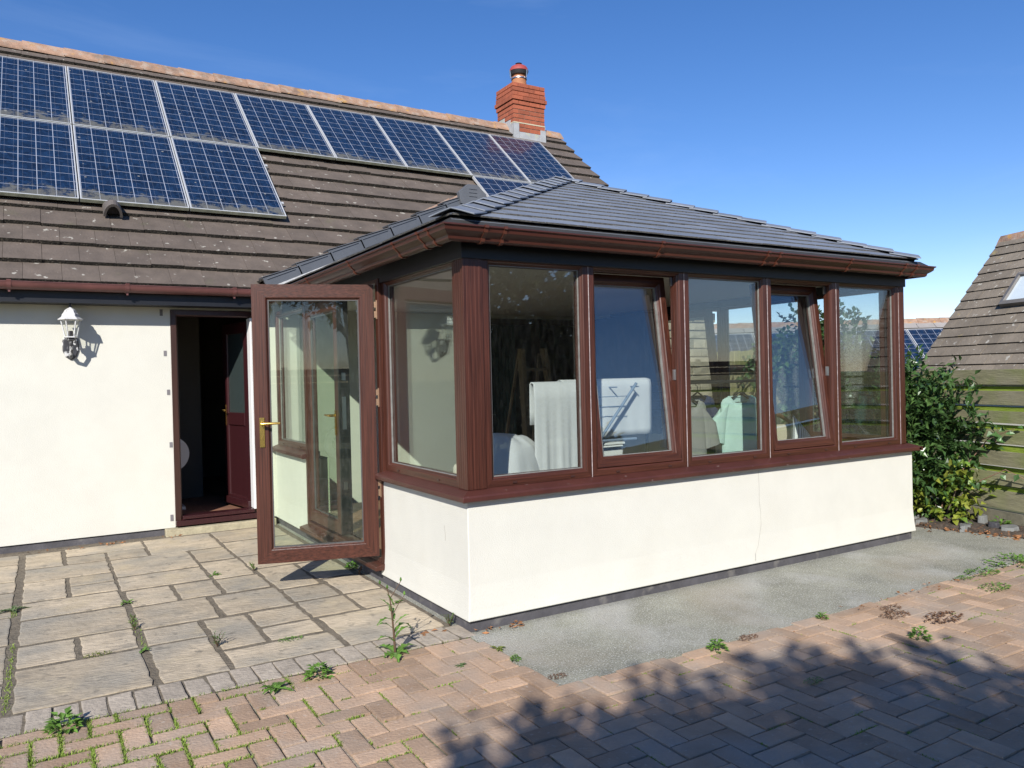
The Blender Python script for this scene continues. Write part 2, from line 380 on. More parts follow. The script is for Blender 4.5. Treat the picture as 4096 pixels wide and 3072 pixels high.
for i in range(16):
    e = {11: .016, 12: .036, 13: .018, 14: .014, 15: .010}.get(i, 0)
    bcourse(zs + i * pitch, e, half=i % 2)
zt = zs + 16 * pitch
chim = mb.build('chimney', brickRed, house, bevel=.004)
mb = MB(); mb.box(cx0 + .008, cx1 - .008, cy0 + .008, cy1 - .008, 5.2, zt - .03); mb.box(cx0 - .004, cx1 + .004, cy0 - .004, cy1 + .004, zs + 7 * pitch - .013, zs + 7 * pitch + .006, 1)
mb.build('mortar_joint', [mat('brown grey mortar', (.22, .13, .09), var=.3, scale=20), mat('pale damp course mortar', (.48, .46, .33), var=.2)], chim)
cxm, cym = (cx0 + cx1) / 2 - .02, (cy0 + cy1) / 2
mb = MB(); mb.lathe((cxm, cym, zt - .02), [(.18, 0), (.165, .03), (.14, .04), (.13, .14), (.125, .19), (.138, .195), (.138, .22), (.115, .22), (.115, .26), (.13, .30), (.115, .30), (.10, .1)], n=24)
mb.build('chimney_pot', mat('orange clay pot', (.36, .15, .07), var=.15, rough=.8, scale=8), chim, smooth=True, angle=40)
mb = MB(); mb.lathe((cxm, cym, zt + .24), [(.145, .0), (.16, .035), (.168, .06), (.14, .065)], n=24, m=1)
mb.lathe((cxm, cym, zt + .305), [(.172, 0), (.168, .03), (.14, .08), (.08, .115), (.02, .13)], n=24)
mb.lathe((cxm, cym, zt + .442), [(.05, 0), (.06, .01), (.02, .02)], n=12, m=1)
for a in (.9, 3.0, 5.1): mb.tube([(cxm + .16 * math.cos(a), cym + .16 * math.sin(a), zt + .17), (cxm + .175 * math.cos(a), cym + .175 * math.sin(a), zt + .31)], .012, 6, m=2)
mb.lathe((cxm, cym, zt + .165), [(.141, 0), (.141, .018)], n=24, m=2)
mb.build('cowl', [mat('red cowl paint', (.30, .05, .045), rough=.65, var=.1), mat('black cowl mesh', (.02, .02, .022), var=.2), steel], chim, smooth=True, angle=40)
mb = MB()
mb.box(cx0 - .012, cx1 + .012, cy0 - .014, cy0 - .002, 5.35, 5.68); mb.box(cx1 + .002, cx1 + .014, cy0, cy1, 5.4, 5.85)
mb.box(cx0 - .014, cx0 - .002, cy0 - .012, cy0 + .10, 5.4, 5.82); mb.box(cx0 - .014, cx0 - .002, cy0 + .1, cy0 + .3, 5.5, 5.90); mb.box(cx0 - .014, cx0 - .002, cy0 + .3, cy1 + .01, 5.5, 5.98)
for (x, z) in ((cx0 - .014, 5.82), (cx1 - .10, 5.76)): mb.box(x, x + .11, cy0 - .02, cy0 - .003, 5.4, z)
mb.build('flashing', leadM, chim, bevel=.003)
# vent cowl on the roof
mb = MB()
def rp(x, y, n): return Vector((x, y - n * SP, roof_z(y) + n * CP))
prv = []
for j, (yy, hh) in enumerate(((4.80, .145), (4.86, .15), (5.02, .02))):
    for i in range(13):
        t = math.pi * i / 12; prv.append(rp(-1.37 + .085 * math.cos(t), yy, .03 + hh * math.sin(t)))
for j in range(2):
    for i in range(12): mb.add([prv[j * 13 + i], prv[j * 13 + i + 1], prv[j * 13 + 14 + i], prv[j * 13 + 13 + i]], [(0, 1, 2, 3)])
inn = [rp(-1.37 + .062 * math.cos(math.pi * i / 12), 4.80, .032 + .115 * math.sin(math.pi * i / 12)) for i in range(13)]
for i in range(12): mb.add([prv[i], prv[i + 1], inn[i + 1], inn[i]], [(0, 1, 2, 3)])
bk = [p + Vector((0, .05, .04)) for p in inn]
for i in range(12): mb.add([inn[i], inn[i + 1], bk[i + 1], bk[i]], [(0, 1, 2, 3)], 1)
mb.add(bk, [tuple(range(13))], 1)
mb.build('vent_hood', [mat('grey brown vent', (.11, .095, .085), var=.2), blackM], roof, recalc=False, smooth=True, angle=40)

# cross gable over the conservatory end
gl = Vector((-.16, 3.80, 2.385)); ga = Vector((2.11, 3.80, 3.44)); gr = Vector((4.38, 3.80, 2.385))
mb = MB()
def gable_slope(sign):
    e = gl if sign > 0 else gr
    V = (ga - e); Ln = V.length
    back = (3.46 - 2.367) / math.tan(PHI) + 3.983 - 3.80 + .05
    poly = [(0, 0), (.38, 0), (back + .35, Ln), (0, Ln)]
    if sign > 0:
        tiles(mb, e + Vector((0, .62 + back * 0, 0)) * 0 + Vector((0, back + .35, 0)), (0, -1, 0), V, [(back + .35 - p[0], p[1]) for p in poly][::-1], .313, .293, .02, over=.03)
    else:
        tiles(mb, e, (0, 1, 0), V, poly, .313, .293, .02, over=.03)
gable_slope(1); gable_slope(-1)
gab = mb.build('gable_roof', [tileM, tileEdgeM], house)
mb = MB()
dv = (ga - gl).normalized(); nv = Vector((-dv.z, 0, dv.x)); n = 7; unit = (ga - gl).length / n
for side in (0, 1):
    for i in range(n):
        def P(s, h, y):
            q = gl + dv * s + nv * h; q = Vector((q.x, y, q.z))
            return Vector((2 * ga.x - q.x, q.y, q.z)) if side else q
        s0, s1 = i * unit, (i + 1) * unit + .02
        for (ya, yb, ha, hb, hc, hd) in ((3.765, 3.80, -.075, .055, -.085, .02), (3.765, 3.93, .04, .058, .005, .024)):
            mb.prism([P(s0, ha, ya), P(s0, hb, ya), P(s0, hb, yb), P(s0, ha, yb)], [P(s1, hc, ya), P(s1, hd, ya), P(s1, hd, yb), P(s1, hc, yb)])
        mb.prism([P(s0 + .03, .015, 3.757), P(s0 + .03, .024, 3.757), P(s0 + .03, .024, 3.766), P(s0 + .03, .015, 3.766)], [P(s1 - .05, .0, 3.757), P(s1 - .05, .009, 3.757), P(s1 - .05, .009, 3.766), P(s1 - .05, .0, 3.766)])
mb.build('dry_verge', vergeM, gab, bevel=.003)
mb = MB(); caps(mb, ga + Vector((0, .02, .03)), (2.11, 5.35, 3.47), (-(ga - gl)).normalized(), (gr - ga).normalized(), .42, .15, .016, .008, crown=.03)
mb.build('gable_ridge_tile', ridgeM, gab)
mb = MB()
pent = [(-.15, -.10), (-.17, .02), (-.06, .115), (.06, .115), (.17, .02), (.15, -.10), (0, -.16)]
mb.prism([(ga.x + p[0], 3.735, ga.z + p[1]) for p in pent], [(ga.x + p[0], 3.80, ga.z + p[1]) for p in pent])
for zz in (-.02, .02, .06): mb.box(ga.x - .05, ga.x + .05, 3.728, 3.738, ga.z + zz, ga.z + zz + .006)
mb.build('gable_end_cap', mat('light grey plastic cap', (.10, .105, .115), rough=.5, var=.1), gab, bevel=.006)
mb = MB()
mb.prism([(-.02, 3.87, 2.2), (4.2, 3.87, 2.2), (4.2, 3.87, 2.36), (2.11, 3.87, 3.36), (-.02, 3.87, 2.36)], [(-.02, 3.93, 2.2), (4.2, 3.93, 2.2), (4.2, 3.93, 2.36), (2.11, 3.93, 3.36), (-.02, 3.93, 2.36)])
mb.build('gable_wall', render_, house)

# back door: frame, threshold, half glazed leaf standing open into the hall
mb = MB()
TF = lambda u, d, z: (u, D - d, z)
fp = [(0, .012), (.05, .012), (.062, .0), (.062, -.07), (0, -.07)]
mb.ring(-.955, -.165, .074, 2.14, fp, TF)
mb.box(-.893, -.227, D - .045, D + .1, .137, .17, 1)
mb.box(-.955, -.165, D - .05, D - .013, .078, .128, 1)
dfr = mb.build('door_frame', [darkWood, redDoorM], house, bevel=.003)
mb = MB(); mb.box(-1.05, -.03, D - .10, D + .02, -.03, .062); mb.build('door_step', mat('pale stone step', (.36, .32, .22), var=.25, scale=14, bump=.4, rough=.9), house, bevel=.006)
H0 = Vector((-.235, D + .075, 0)); an = rad(80)
ed = Vector((-math.cos(an), math.sin(an), 0)); nd = Vector((-math.sin(an), -math.cos(an), 0))
TD = lambda u, d, z: tuple(H0 + ed * u + nd * d + Vector((0, 0, z)))
mb = MB()
fr = [(0, 0), (.10, 0), (.112, -.012), (.112, -.05), (0, -.05)]
mb.ring(0, .66, .15, 2.05, fr, TD, 0, 0); mb.box(.112, .548, -.05, 0, .99, 1.12, 0, T=TD); mb.box(.11, .55, -.035, -.015, .26, .995, 0, T=TD)
mb.box(.0, .64, 0.001, .03, .165, .235, 0, T=TD)
for (a, b) in ((.0, .0),): pass
mb.box(-.232, -.182, D - .06, D + .10, .172, 2.07, 1)
for k in range(3): mb.box(-.228 + .016 * k, -.219 + .016 * k, D - .066, D - .058, .173, 2.069, 1)
leaf = mb.build('door', [redDoorM, whiteP], house, bevel=.004)
mb = MB(); mb.box(.113, .547, -.03, -.02, 1.12, 1.94, T=TD); mb.build('door_pane', obscure, leaf)
mb = MB(); mb.box(.59, .62, .0, .008, .98, 1.2, T=TD); mb.tube([TD(.605, .0, 1.14), TD(.605, .05, 1.14), TD(.50, .055, 1.14)], .009, 8); mb.build('door_handle', brass, leaf)
# rooms behind the wall
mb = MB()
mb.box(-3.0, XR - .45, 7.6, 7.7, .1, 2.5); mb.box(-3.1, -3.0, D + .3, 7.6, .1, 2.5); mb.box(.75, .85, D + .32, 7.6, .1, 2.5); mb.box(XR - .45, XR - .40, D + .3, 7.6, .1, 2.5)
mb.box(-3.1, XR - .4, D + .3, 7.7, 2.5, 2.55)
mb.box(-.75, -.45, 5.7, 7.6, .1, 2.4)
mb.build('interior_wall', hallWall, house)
mb = MB(); mb.box(-1.52, -.76, 6.3, 6.36, .1, 2.1); mb.box(-1.0, -.95, 6.25, 6.3, .1, 2.15); mb.build('inner_door', darkWood, house)
mb = MB()
for i in range(-10, 20):
    for j in range(12): mb.box(i * .3 + .002, i * .3 + .298, D + .3 + j * .3, D + .298 + j * .3 + .3, .10, .128)
mb.box(-.95, -.17, D + .02, D + .299, .08, .1275)
mb.build('hall_floor', terracotta, house)
# wide dark opening between conservatory and living room
mb = MB(); mb.ring(2.45, 3.95, .13, 2.12, [(0, .01), (.07, .01), (.07, -.09), (0, -.09)], TF); mb.box(3.16, 3.23, D - .005, D + .08, .2, 2.05); mb.build('patio_door_frame', darkWood, house)
mb = MB()
for i in range(24):
    x0, x1 = 2.52 + i * .025, 2.545 + i * .025; y0_, y1_ = D + .40 + .03 * (i % 2), D + .40 + .03 * ((i + 1) % 2)
    mb.quad((x0, y0_, .2), (x1, y1_, .2), (x1, y1_, 2.1), (x0, y0_, 2.1))
mb.build('curtain', mat('teal curtain', (.05, .11, .105), rough=.9, var=.1), house)

# ================================================================== CONSERVATORY
cons = thing('conservatory', 'brown framed conservatory with grey slate hip roof on a cream dwarf wall, glass door open', 'conservatory', (0, 0, 0))
L = 4.183; Y1, Y2 = 1.30, 3.06
pathA = [(0, Y1), (0, 0), (L, 0), (L, D - .01)]
pathB = [(0, D - .012), (0, Y2)]
wp = [(-.2, .735), (0, .735), (0, .26), (.004, .19), (.009, .12), (.015, .066), (-.2, .066)]
mb = MB(); mb.sweep(pathA, wp); mb.nxt(); mb.sweep(pathB, wp)
# hairline crack in the front render, modelled as a fine groove filler
dw = mb.build('dwarf_wall', render_, cons, bevel=.006)
mb = MB()
cr = [(2.335, .72), (2.34, .60), (2.338, .5), (2.35, .42), (2.352, .33), (2.335, .26), (2.31, .19), (2.275, .14), (2.27, .09)]
for a, b in zip(cr, cr[1:]):
    o1 = .0 if a[1] > .26 else (.26 - a[1]) * .11; o2 = .0 if b[1] > .26 else (.26 - b[1]) * .11
    mb.quad((a[0] - .0016, -o1 - .0015, a[1]), (a[0] + .0016, -o1 - .0015, a[1]), (b[0] + .0016, -o2 - .0015, b[1]), (b[0] - .0016, -o2 - .0015, b[1]))
cr = [(-.0015, .30, .56), (-.0015, .285, .50), (-.0015, .29, .47)]
mb.nxt()
for a, b in zip(cr, cr[1:]): mb.quad((a[0], a[1] - .002, a[2]), (a[0], a[1] + .002, a[2]), (b[0], b[1] + .002, b[2]), (b[0], b[1] - .002, b[2]))
mb.build('render_crack', mat('crack grey', (.38, .36, .32), var=.2), dw)
mb = MB(); mb.sweep([(0, D - .012), (0, 0), (L, 0), (L, D - .01)], [(-.2, .064), (-.012, .064), (-.012, -.15), (-.2, -.15)]); mb.build('plinth', plinthM, cons)
# sill
sp = [(-.12, .735), (.045, .735), (.052, .742), (.052, .765), (.046, .772), (-.018, .796), (-.12, .798)]
def sill(path, nm):
    mb = MB(); mb.sweep(path, sp); return mb
mb = sill([(0, Y1 - .02), (0, 0), (L, 0), (L, D - .02)], ''); mb.box(L + .02, L + .075, -.052, -.012, .737, .768)
mb.nxt(); mb.sweep([(0, D - .02), (0, Y2 + .01)], sp)
mb.build('sill', mat('brown sill', (.066, .021, .016), rough=.42, var=.25, scale=3, bump=.1, bscale=30, spots=(((.25, .2, .18), 25, .68, .74, .5),)), cons, bevel=.003)
# floor and ceiling
mb = MB()
for i in range(13):
    for j in range(13): mb.box(.2 + i * .3, .497 + i * .3, .2 + j * .3, min(D - .002, .497 + j * .3), .10, .128)
mb.box(-.02, .2, Y1 + .02, Y2 - .02, .09, .12)
mb.build('floor', terracotta, cons)
mb = MB(); mb.box(.08, L - .08, .08, D - .005, 2.17, 2.2); mb.build('ceiling', ceilM, cons)
# eaves beam (dark) carrying the roof
mb = MB(); mb.sweep([(0, 3.8), (0, 0), (L - .05, 0), (L - .05, 3.8)], [(-.1, 2.095), (0, 2.095), (0, 2.24), (-.1, 2.24)])
mb.sweep([(0, 3.8), (0, 0), (L - .05, 0), (L - .05, 3.8)], [(.0, 2.205), (.085, 2.205), (.085, 2.285), (.0, 2.285)])
mb.build('eaves_beam', fasciaM, cons, bevel=.003)

# window frames -----------------------------------------------------------
fp = [(0, 0), (.038, 0), (.043, -.003), (.048, -.012), (.056, -.016), (.058, -.022), (.058, -.045), (.062, -.045), (.062, -.065), (0, -.065)]
gasket = [(.0555, -.0225), (.0625, -.0225), (.0625, -.034), (.0555, -.034)]
TFr = lambda u, d, z: (u, .02 - d, z)
TLf = lambda u, d, z: (.02 - d, u, z)
TRt = lambda u, d, z: (L - .05 - .02 + d, u, z)
ZB, ZT = .797, 2.13
sashp = [(0, .0), (.0, .012), (.045, .012), (.05, .008), (.055, -.002), (.06, -.008), (.066, -.012), (.066, -.05), (0, -.05)]
def window(u0, u1, T, hm, tilt=None, label=None, zt=ZT, drain=True):
    mb = MB(); mb.ring(u0, u1, ZB, zt, fp, T, 0, 1)
    fr = mb.build('window', [brownV, hm], cons)
    if label: fr['label'] = label
    if tilt is None:
        mb = MB(); mb.ring(u0, u1, ZB, zt, gasket, T, 0, 0); mb.build('gasket', mat_g, fr)
        mb = MB(); mb.box(u0 + .056, u1 - .056, -.052, -.036, ZB + .056, zt - .056, T=T); mb.build('pane', glass, fr)
    else:
        a0, a1, b0, b1 = u0 + .045, u1 - .045, ZB + .05, zt - .045
        c, s_ = math.cos(tilt), math.sin(tilt)
        def TT(u, d, z):
            h = z - b0; return T(u, -.012 + d * c - h * s_, b0 + h * c + d * s_)
        mb = MB(); mb.ring(a0, a1, b0, b1, sashp, TT, 0, 1); sh = mb.build('sash', [brownV, hm], fr)
        mb = MB(); mb.ring(a0, a1, b0, b1, [(.0635, -.0125), (.0705, -.0125), (.0705, -.03), (.0635, -.03)], TT, 0, 0); mb.build('gasket', mat_g, fr)
        mb = MB(); mb.box(a0 + .0645, a1 - .0645, -.042, -.026, b0 + .0645, b1 - .0645, T=TT); mb.build('pane', glass, fr)
        mb = MB(); mb.box(u1 - .063, u1 - .055, -.06, -.03, 1.38, 1.45, T=T); mb.nxt(); mb.box(u1 - .075, u1 - .06, -.06, -.045, zt - .12, zt - .06, T=T); mb.build('lock_keep', steel, fr)
    if drain:
        mb = MB()
        for t in (.25, .8):
            u = u0 + (u1 - u0) * t; mb.nxt(); mb.box(u - .014, u + .014, -.002, .006, ZB + .014, ZB + .024, T=T)
        mb.build('drain_cap', mat_d, fr)
    return fr
mat_g = mat('silver grey window gasket', (.20, .20, .19), rough=.6, var=.25, scale=20)
mat_d = mat('dark brown drain cap', (.05, .022, .018), rough=.4)
bays = [.135, .885, 1.68, 2.487, 3.26, 4.06]
tl = rad(6.8)
labs = ['fixed front pane nearest the corner post', 'front window tilted inward beside the corner pane', 'fixed middle front pane', 'front window tilted inward beside the end pane', 'fixed front pane at the far end']
for i in range(5): window(bays[i] + .001, bays[i + 1] - .001, TFr, brownX, tl if i in (1, 3) else None, labs[i])
window(.125, 1.245, TLf, brownY, None, 'fixed side pane next to the open glass door')
window(3.075, 4.14, TLf, brownY, None, 'fixed side pane beyond the glass door')
for (a, b, tt) in ((.125, .95, None), (.95, 1.97, None), (1.97, 2.9, tl)): window(a + .001, b - .001, TRt, brownY, tt, drain=False)
mb = MB(); mb.box(L - .12, L - .06, 2.91, D - .01, .8, 2.16); mb.build('end_panel', interiorM, cons)
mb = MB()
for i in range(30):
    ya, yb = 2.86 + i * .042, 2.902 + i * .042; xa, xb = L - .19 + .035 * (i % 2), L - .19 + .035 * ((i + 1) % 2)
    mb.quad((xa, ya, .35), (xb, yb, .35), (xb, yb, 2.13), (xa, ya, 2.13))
mb.build('curtain', mat('curtain in reflected sky blue', (.075, .10, .16), rough=.9, var=.15), cons)  # blue of the sky reflection in the tilted pane, put into the cloth colour
# posts
mb = MB(); mb.box(.010, .133, .010, .123, ZB, 2.13)
for k in range(4):
    mb.box(.030 + .026 * k, .045 + .026 * k, .0085, .012, ZB, 2.12); mb.box(.0085, .012, .028 + .026 * k, .042 + .026 * k, ZB, 2.12)
mb.build('corner_post', brownV, cons, bevel=.004)
mb = MB(); mb.box(4.062, 4.125, .012, .12, ZB, 2.13); mb.build('corner_post', brownV, cons, bevel=.004)
mb = MB()
for x in bays[1:]: mb.nxt(); mb.box(x - .0022, x + .0022, .0186, .03, ZB, 2.095)
mb.build('mullion_seal', mat('pale sealant', (.42, .36, .36), var=.4, scale=30), cons)
# french door: frame, closed leaf, open leaf
mb = MB()
for (a, b) in ((1.246, 1.298), (3.03, 3.074)): mb.nxt(); mb.box(-.01, .07, a, b, .12, 2.13)
mb.nxt(); mb.box(-.005, .07, 1.3, 3.03, 2.098, 2.13, 1)
dfm = mb.build('door_jamb', [brownV, brownY], cons, bevel=.004)
mb = MB(); mb.box(-.015, .09, 1.30, 3.03, .135, .185); mb.prism([(-.075, Y1 - .06, .105), (-.075, Y1 - .06, .135), (-.01, Y1 - .06, .15), (.02, Y1 - .06, .15), (.02, Y1 - .06, .105)], [(-.075, 3.1, .105), (-.075, 3.1, .135), (-.01, 3.1, .15), (.02, 3.1, .15), (.02, 3.1, .105)])
mb.build('threshold', brownY, cons, bevel=.004)
dp = [(0, 0), (.088, 0), (.094, -.003), (.099, -.012), (.106, -.014), (.106, -.06), (0, -.06)]
def door(T, u0, u1, hm, edge_u, label, hside):
    mb = MB(); mb.ring(u0, u1, .2, 2.09, dp, T, 0, 1)
    dl = mb.build('glass_door', [brownV, hm], cons); dl['label'] = label
    mb = MB(); mb.box(u0 + .103, u1 - .103, -.045, -.028, .303, 1.987, T=T); mb.build('pane', glassDoor, dl)
    mb = MB(); mb.ring(u0, u1, .2, 2.09, [(.104, -.0135), (.112, -.0135), (.112, -.026), (.104, -.026)], T, 0, 0); mb.build('gasket', mat('dark glazing gasket', (.06, .06, .06), var=.3), dl)
    hu = edge_u
    mb = MB(); mb.box(hu - .016, hu + .016, .0, .008, .99, 1.19, T=T)
    mb.tube([T(hu, .004, 1.15), T(hu, .05, 1.15)], .011, 10)
    mb.tube([T(hu, .05, 1.15), T(hu + .02 * hside, .055, 1.15), T(hu + .12 * hside, .052, 1.152)], [.011, .010, .008], 10)
    mb.tube([T(hu, .006, 1.05), T(hu, .011, 1.05)], .009, 10)
    mb.build('handle', brass, dl, smooth=True, angle=40)
    return dl
hz = Vector((-.012, 1.285, 0)); al = rad(72)
e1 = Vector((-math.sin(al), math.cos(al), 0)); n1 = Vector((-math.cos(al), -math.sin(al), 0))
TO = lambda u, d, z: tuple(hz + e1 * u + n1 * d + Vector((0, 0, z)))
od = door(TO, .015, .825, brownX, .775, 'open glazed door leaf swung out over the patio', -1)
mb = MB()
for z in (1.86, 1.25, .62):
    mb.nxt(); mb.box(-.045, .012, -.03, .012, z, z + .045, T=TO); mb.box(-.045, .012, -.03, .012, z + .07, z + .11, T=TO); mb.tube([TO(-.008, .008, z - .01), TO(-.008, .008, z + .12)], .009, 8)
mb.build('hinge', bronze, od)
TC = lambda u, d, z: (.0 - d, u, z)
cd_ = door(TC, 2.17, 3.02, brownY, 2.235, 'closed glazed door leaf with dark lock edge', 1)
mb = MB(); mb.box(-.002, .085, 2.142, 2.168, .2, 2.09); mb.build('lock_edge', blackM, cd_)
mb = MB()
for (z0, z1) in ((1.04, 1.30), (1.43, 1.49), (.56, .62)): mb.nxt(); mb.box(.02, .052, 2.137, 2.1415, z0, z1)
mb.build('lock_plate', steel, cd_)
# gutter
gp = [(.085, 2.255), (.092, 2.17), (.10, 2.158), (.128, 2.158), (.138, 2.168), (.142, 2.19), (.160, 2.205), (.176, 2.222), (.180, 2.248), (.190, 2.252), (.190, 2.264), (.172, 2.264), (.168, 2.226), (.135, 2.20), (.125, 2.17), (.10, 2.172), (.095, 2.255)]
zs_ = lambda pr: [(d, 2.204 + (z - 2.21) * .78) for d, z in pr]
gp = zs_(gp)
gpath = [(-.01, 3.74), (-.01, 0), (L - .115, 0), (L - .115, 3.74)]
mb = MB(); mb.sweep(gpath, gp); cg = mb.build('gutter', gutterM, cons, bevel=.0015)
bp = [(.083, 2.262), (.088, 2.162), (.098, 2.150), (.131, 2.150), (.143, 2.162), (.147, 2.186), (.164, 2.20), (.181, 2.218), (.185, 2.244), (.195, 2.249), (.195, 2.268), (.16, 2.268)]
bp = zs_(bp)
mb = MB()
for (x, wd) in ((.06, .012), (.18, .01), (1.32, .011), (2.28, .011), (2.40, .011), (3.18, .011), (3.86, .011), (4.01, .014)):
    mb.nxt(); mb.sweep([(x - wd, 0), (x + wd, 0)], bp)
for (y, wd) in ((.035, .012), (.16, .010), (.52, .01), (1.32, .011), (2.3, .011), (3.1, .011)):
    mb.nxt(); mb.sweep([(-.01, y + wd), (-.01, y - wd)], bp)
mbg = MB(); mbg.sweep([(-.01, 3.74), (-.01, 0), (L - .115, 0), (L - .115, 3.74)], [(.05, 2.302), (.105, 2.290), (.168, 2.240), (.168, 2.234), (.05, 2.285)])
mbg.build('eaves_guard', mat('dark grey eaves guard', (.032, .032, .034), rough=.6, var=.2), cons)
mb.build('gutter_bracket', mat('brown gutter clip', (.085, .027, .016), rough=.35, var=.1), cg)
# roof of the conservatory
AX, AY, AZ = 2.04, 1.95, 3.185; E0, E1, EZ = -.12, 4.115, 2.292
crp = MB()
Vf = Vector((0, AY - E0, AZ - EZ)); lf = Vf.length
tiles(crp, (E0, E0, EZ), (1, 0, 0), Vf, [(0, 0), (E1 - E0, 0), (AX - E0, lf)], .158, .30, .009, gap=.002, over=.03, wob=.003)
Vl = Vector((AX - E0, 0, AZ - EZ)); ll = Vl.length; YB = 3.865
tiles(crp, (E0, YB, EZ), (0, -1, 0), Vl, [(0, 0), (YB - E0, 0), (YB - AY, ll), (0, ll)], .158, .30, .009, gap=.002, over=.03, wob=.003)
Vr = Vector((AX - E1, 0, AZ - EZ)); lr = Vr.length
tiles(crp, (E1, E0, EZ), (0, 1, 0), Vr, [(0, 0), (YB - E0, 0), (YB - E0, lr), (AY - E0, lr)], .158, .30, .009, gap=.002, over=.03, wob=.003)
dz = -.012
A_ = (AX, AY, AZ + dz); B_ = (AX, YB, AZ + dz)
cor = [(E0, YB, EZ + dz), (E0, E0, EZ + dz), (E1, E0, EZ + dz), (E1, YB, EZ + dz)]
lo = lambda p: (p[0], p[1], p[2] - .02)
crp.prism([lo(cor[1]), lo(cor[2]), lo(A_)], [cor[1], cor[2], A_]); crp.prism([lo(cor[0]), lo(cor[1]), lo(A_), lo(B_)], [cor[0], cor[1], A_, B_]); crp.prism([lo(cor[2]), lo(cor[3]), lo(B_), lo(A_)], [cor[2], cor[3], B_, A_])
cr_ = crp.build('roof', [slateM, slateEdgeM], cons, bevel=0)
mb = MB()
fdn = -Vf.normalized(); ldn = -Vl.normalized(); rdn = -Vr.normalized()
def hipdir(a, b, dn):
    d = (Vector(b) - Vector(a)).normalized(); q = dn - d * dn.dot(d); return q.normalized()
Ap = Vector((AX, AY, AZ + .022))
for (c, d1, d2) in (((E0 - .0, E0 - .0, EZ + .022), fdn, ldn), ((E1, E0, EZ + .022), fdn, rdn)):
    a = Vector(c); nf = hipdir(a, Ap, d1); n2 = hipdir(a, Ap, d2)
    caps(mb, a, Ap, nf, n2, .20, .135, .008, .016, crown=.004, over=.035)
caps(mb, (AX, YB - .02, AZ + .02), (AX, AY - .06, AZ + .024), ldn, rdn, .2, .13, .008, .014, crown=.004)
mb.build('hip_tile', [slateM], cr_, bevel=.002)
mb = MB()
mb.prism([(E0 + .01, 3.750, EZ + .012), (E0 + .01, 3.750, EZ + .046), (AX, 3.750, AZ + .088), (AX, 3.750, AZ + .03)], [(E0 + .01, 3.762, EZ + .012), (E0 + .01, 3.762, EZ + .05), (AX, 3.762, AZ + .092), (AX, 3.762, AZ + .03)])
mb.build('flashing', mortarM, cr_)

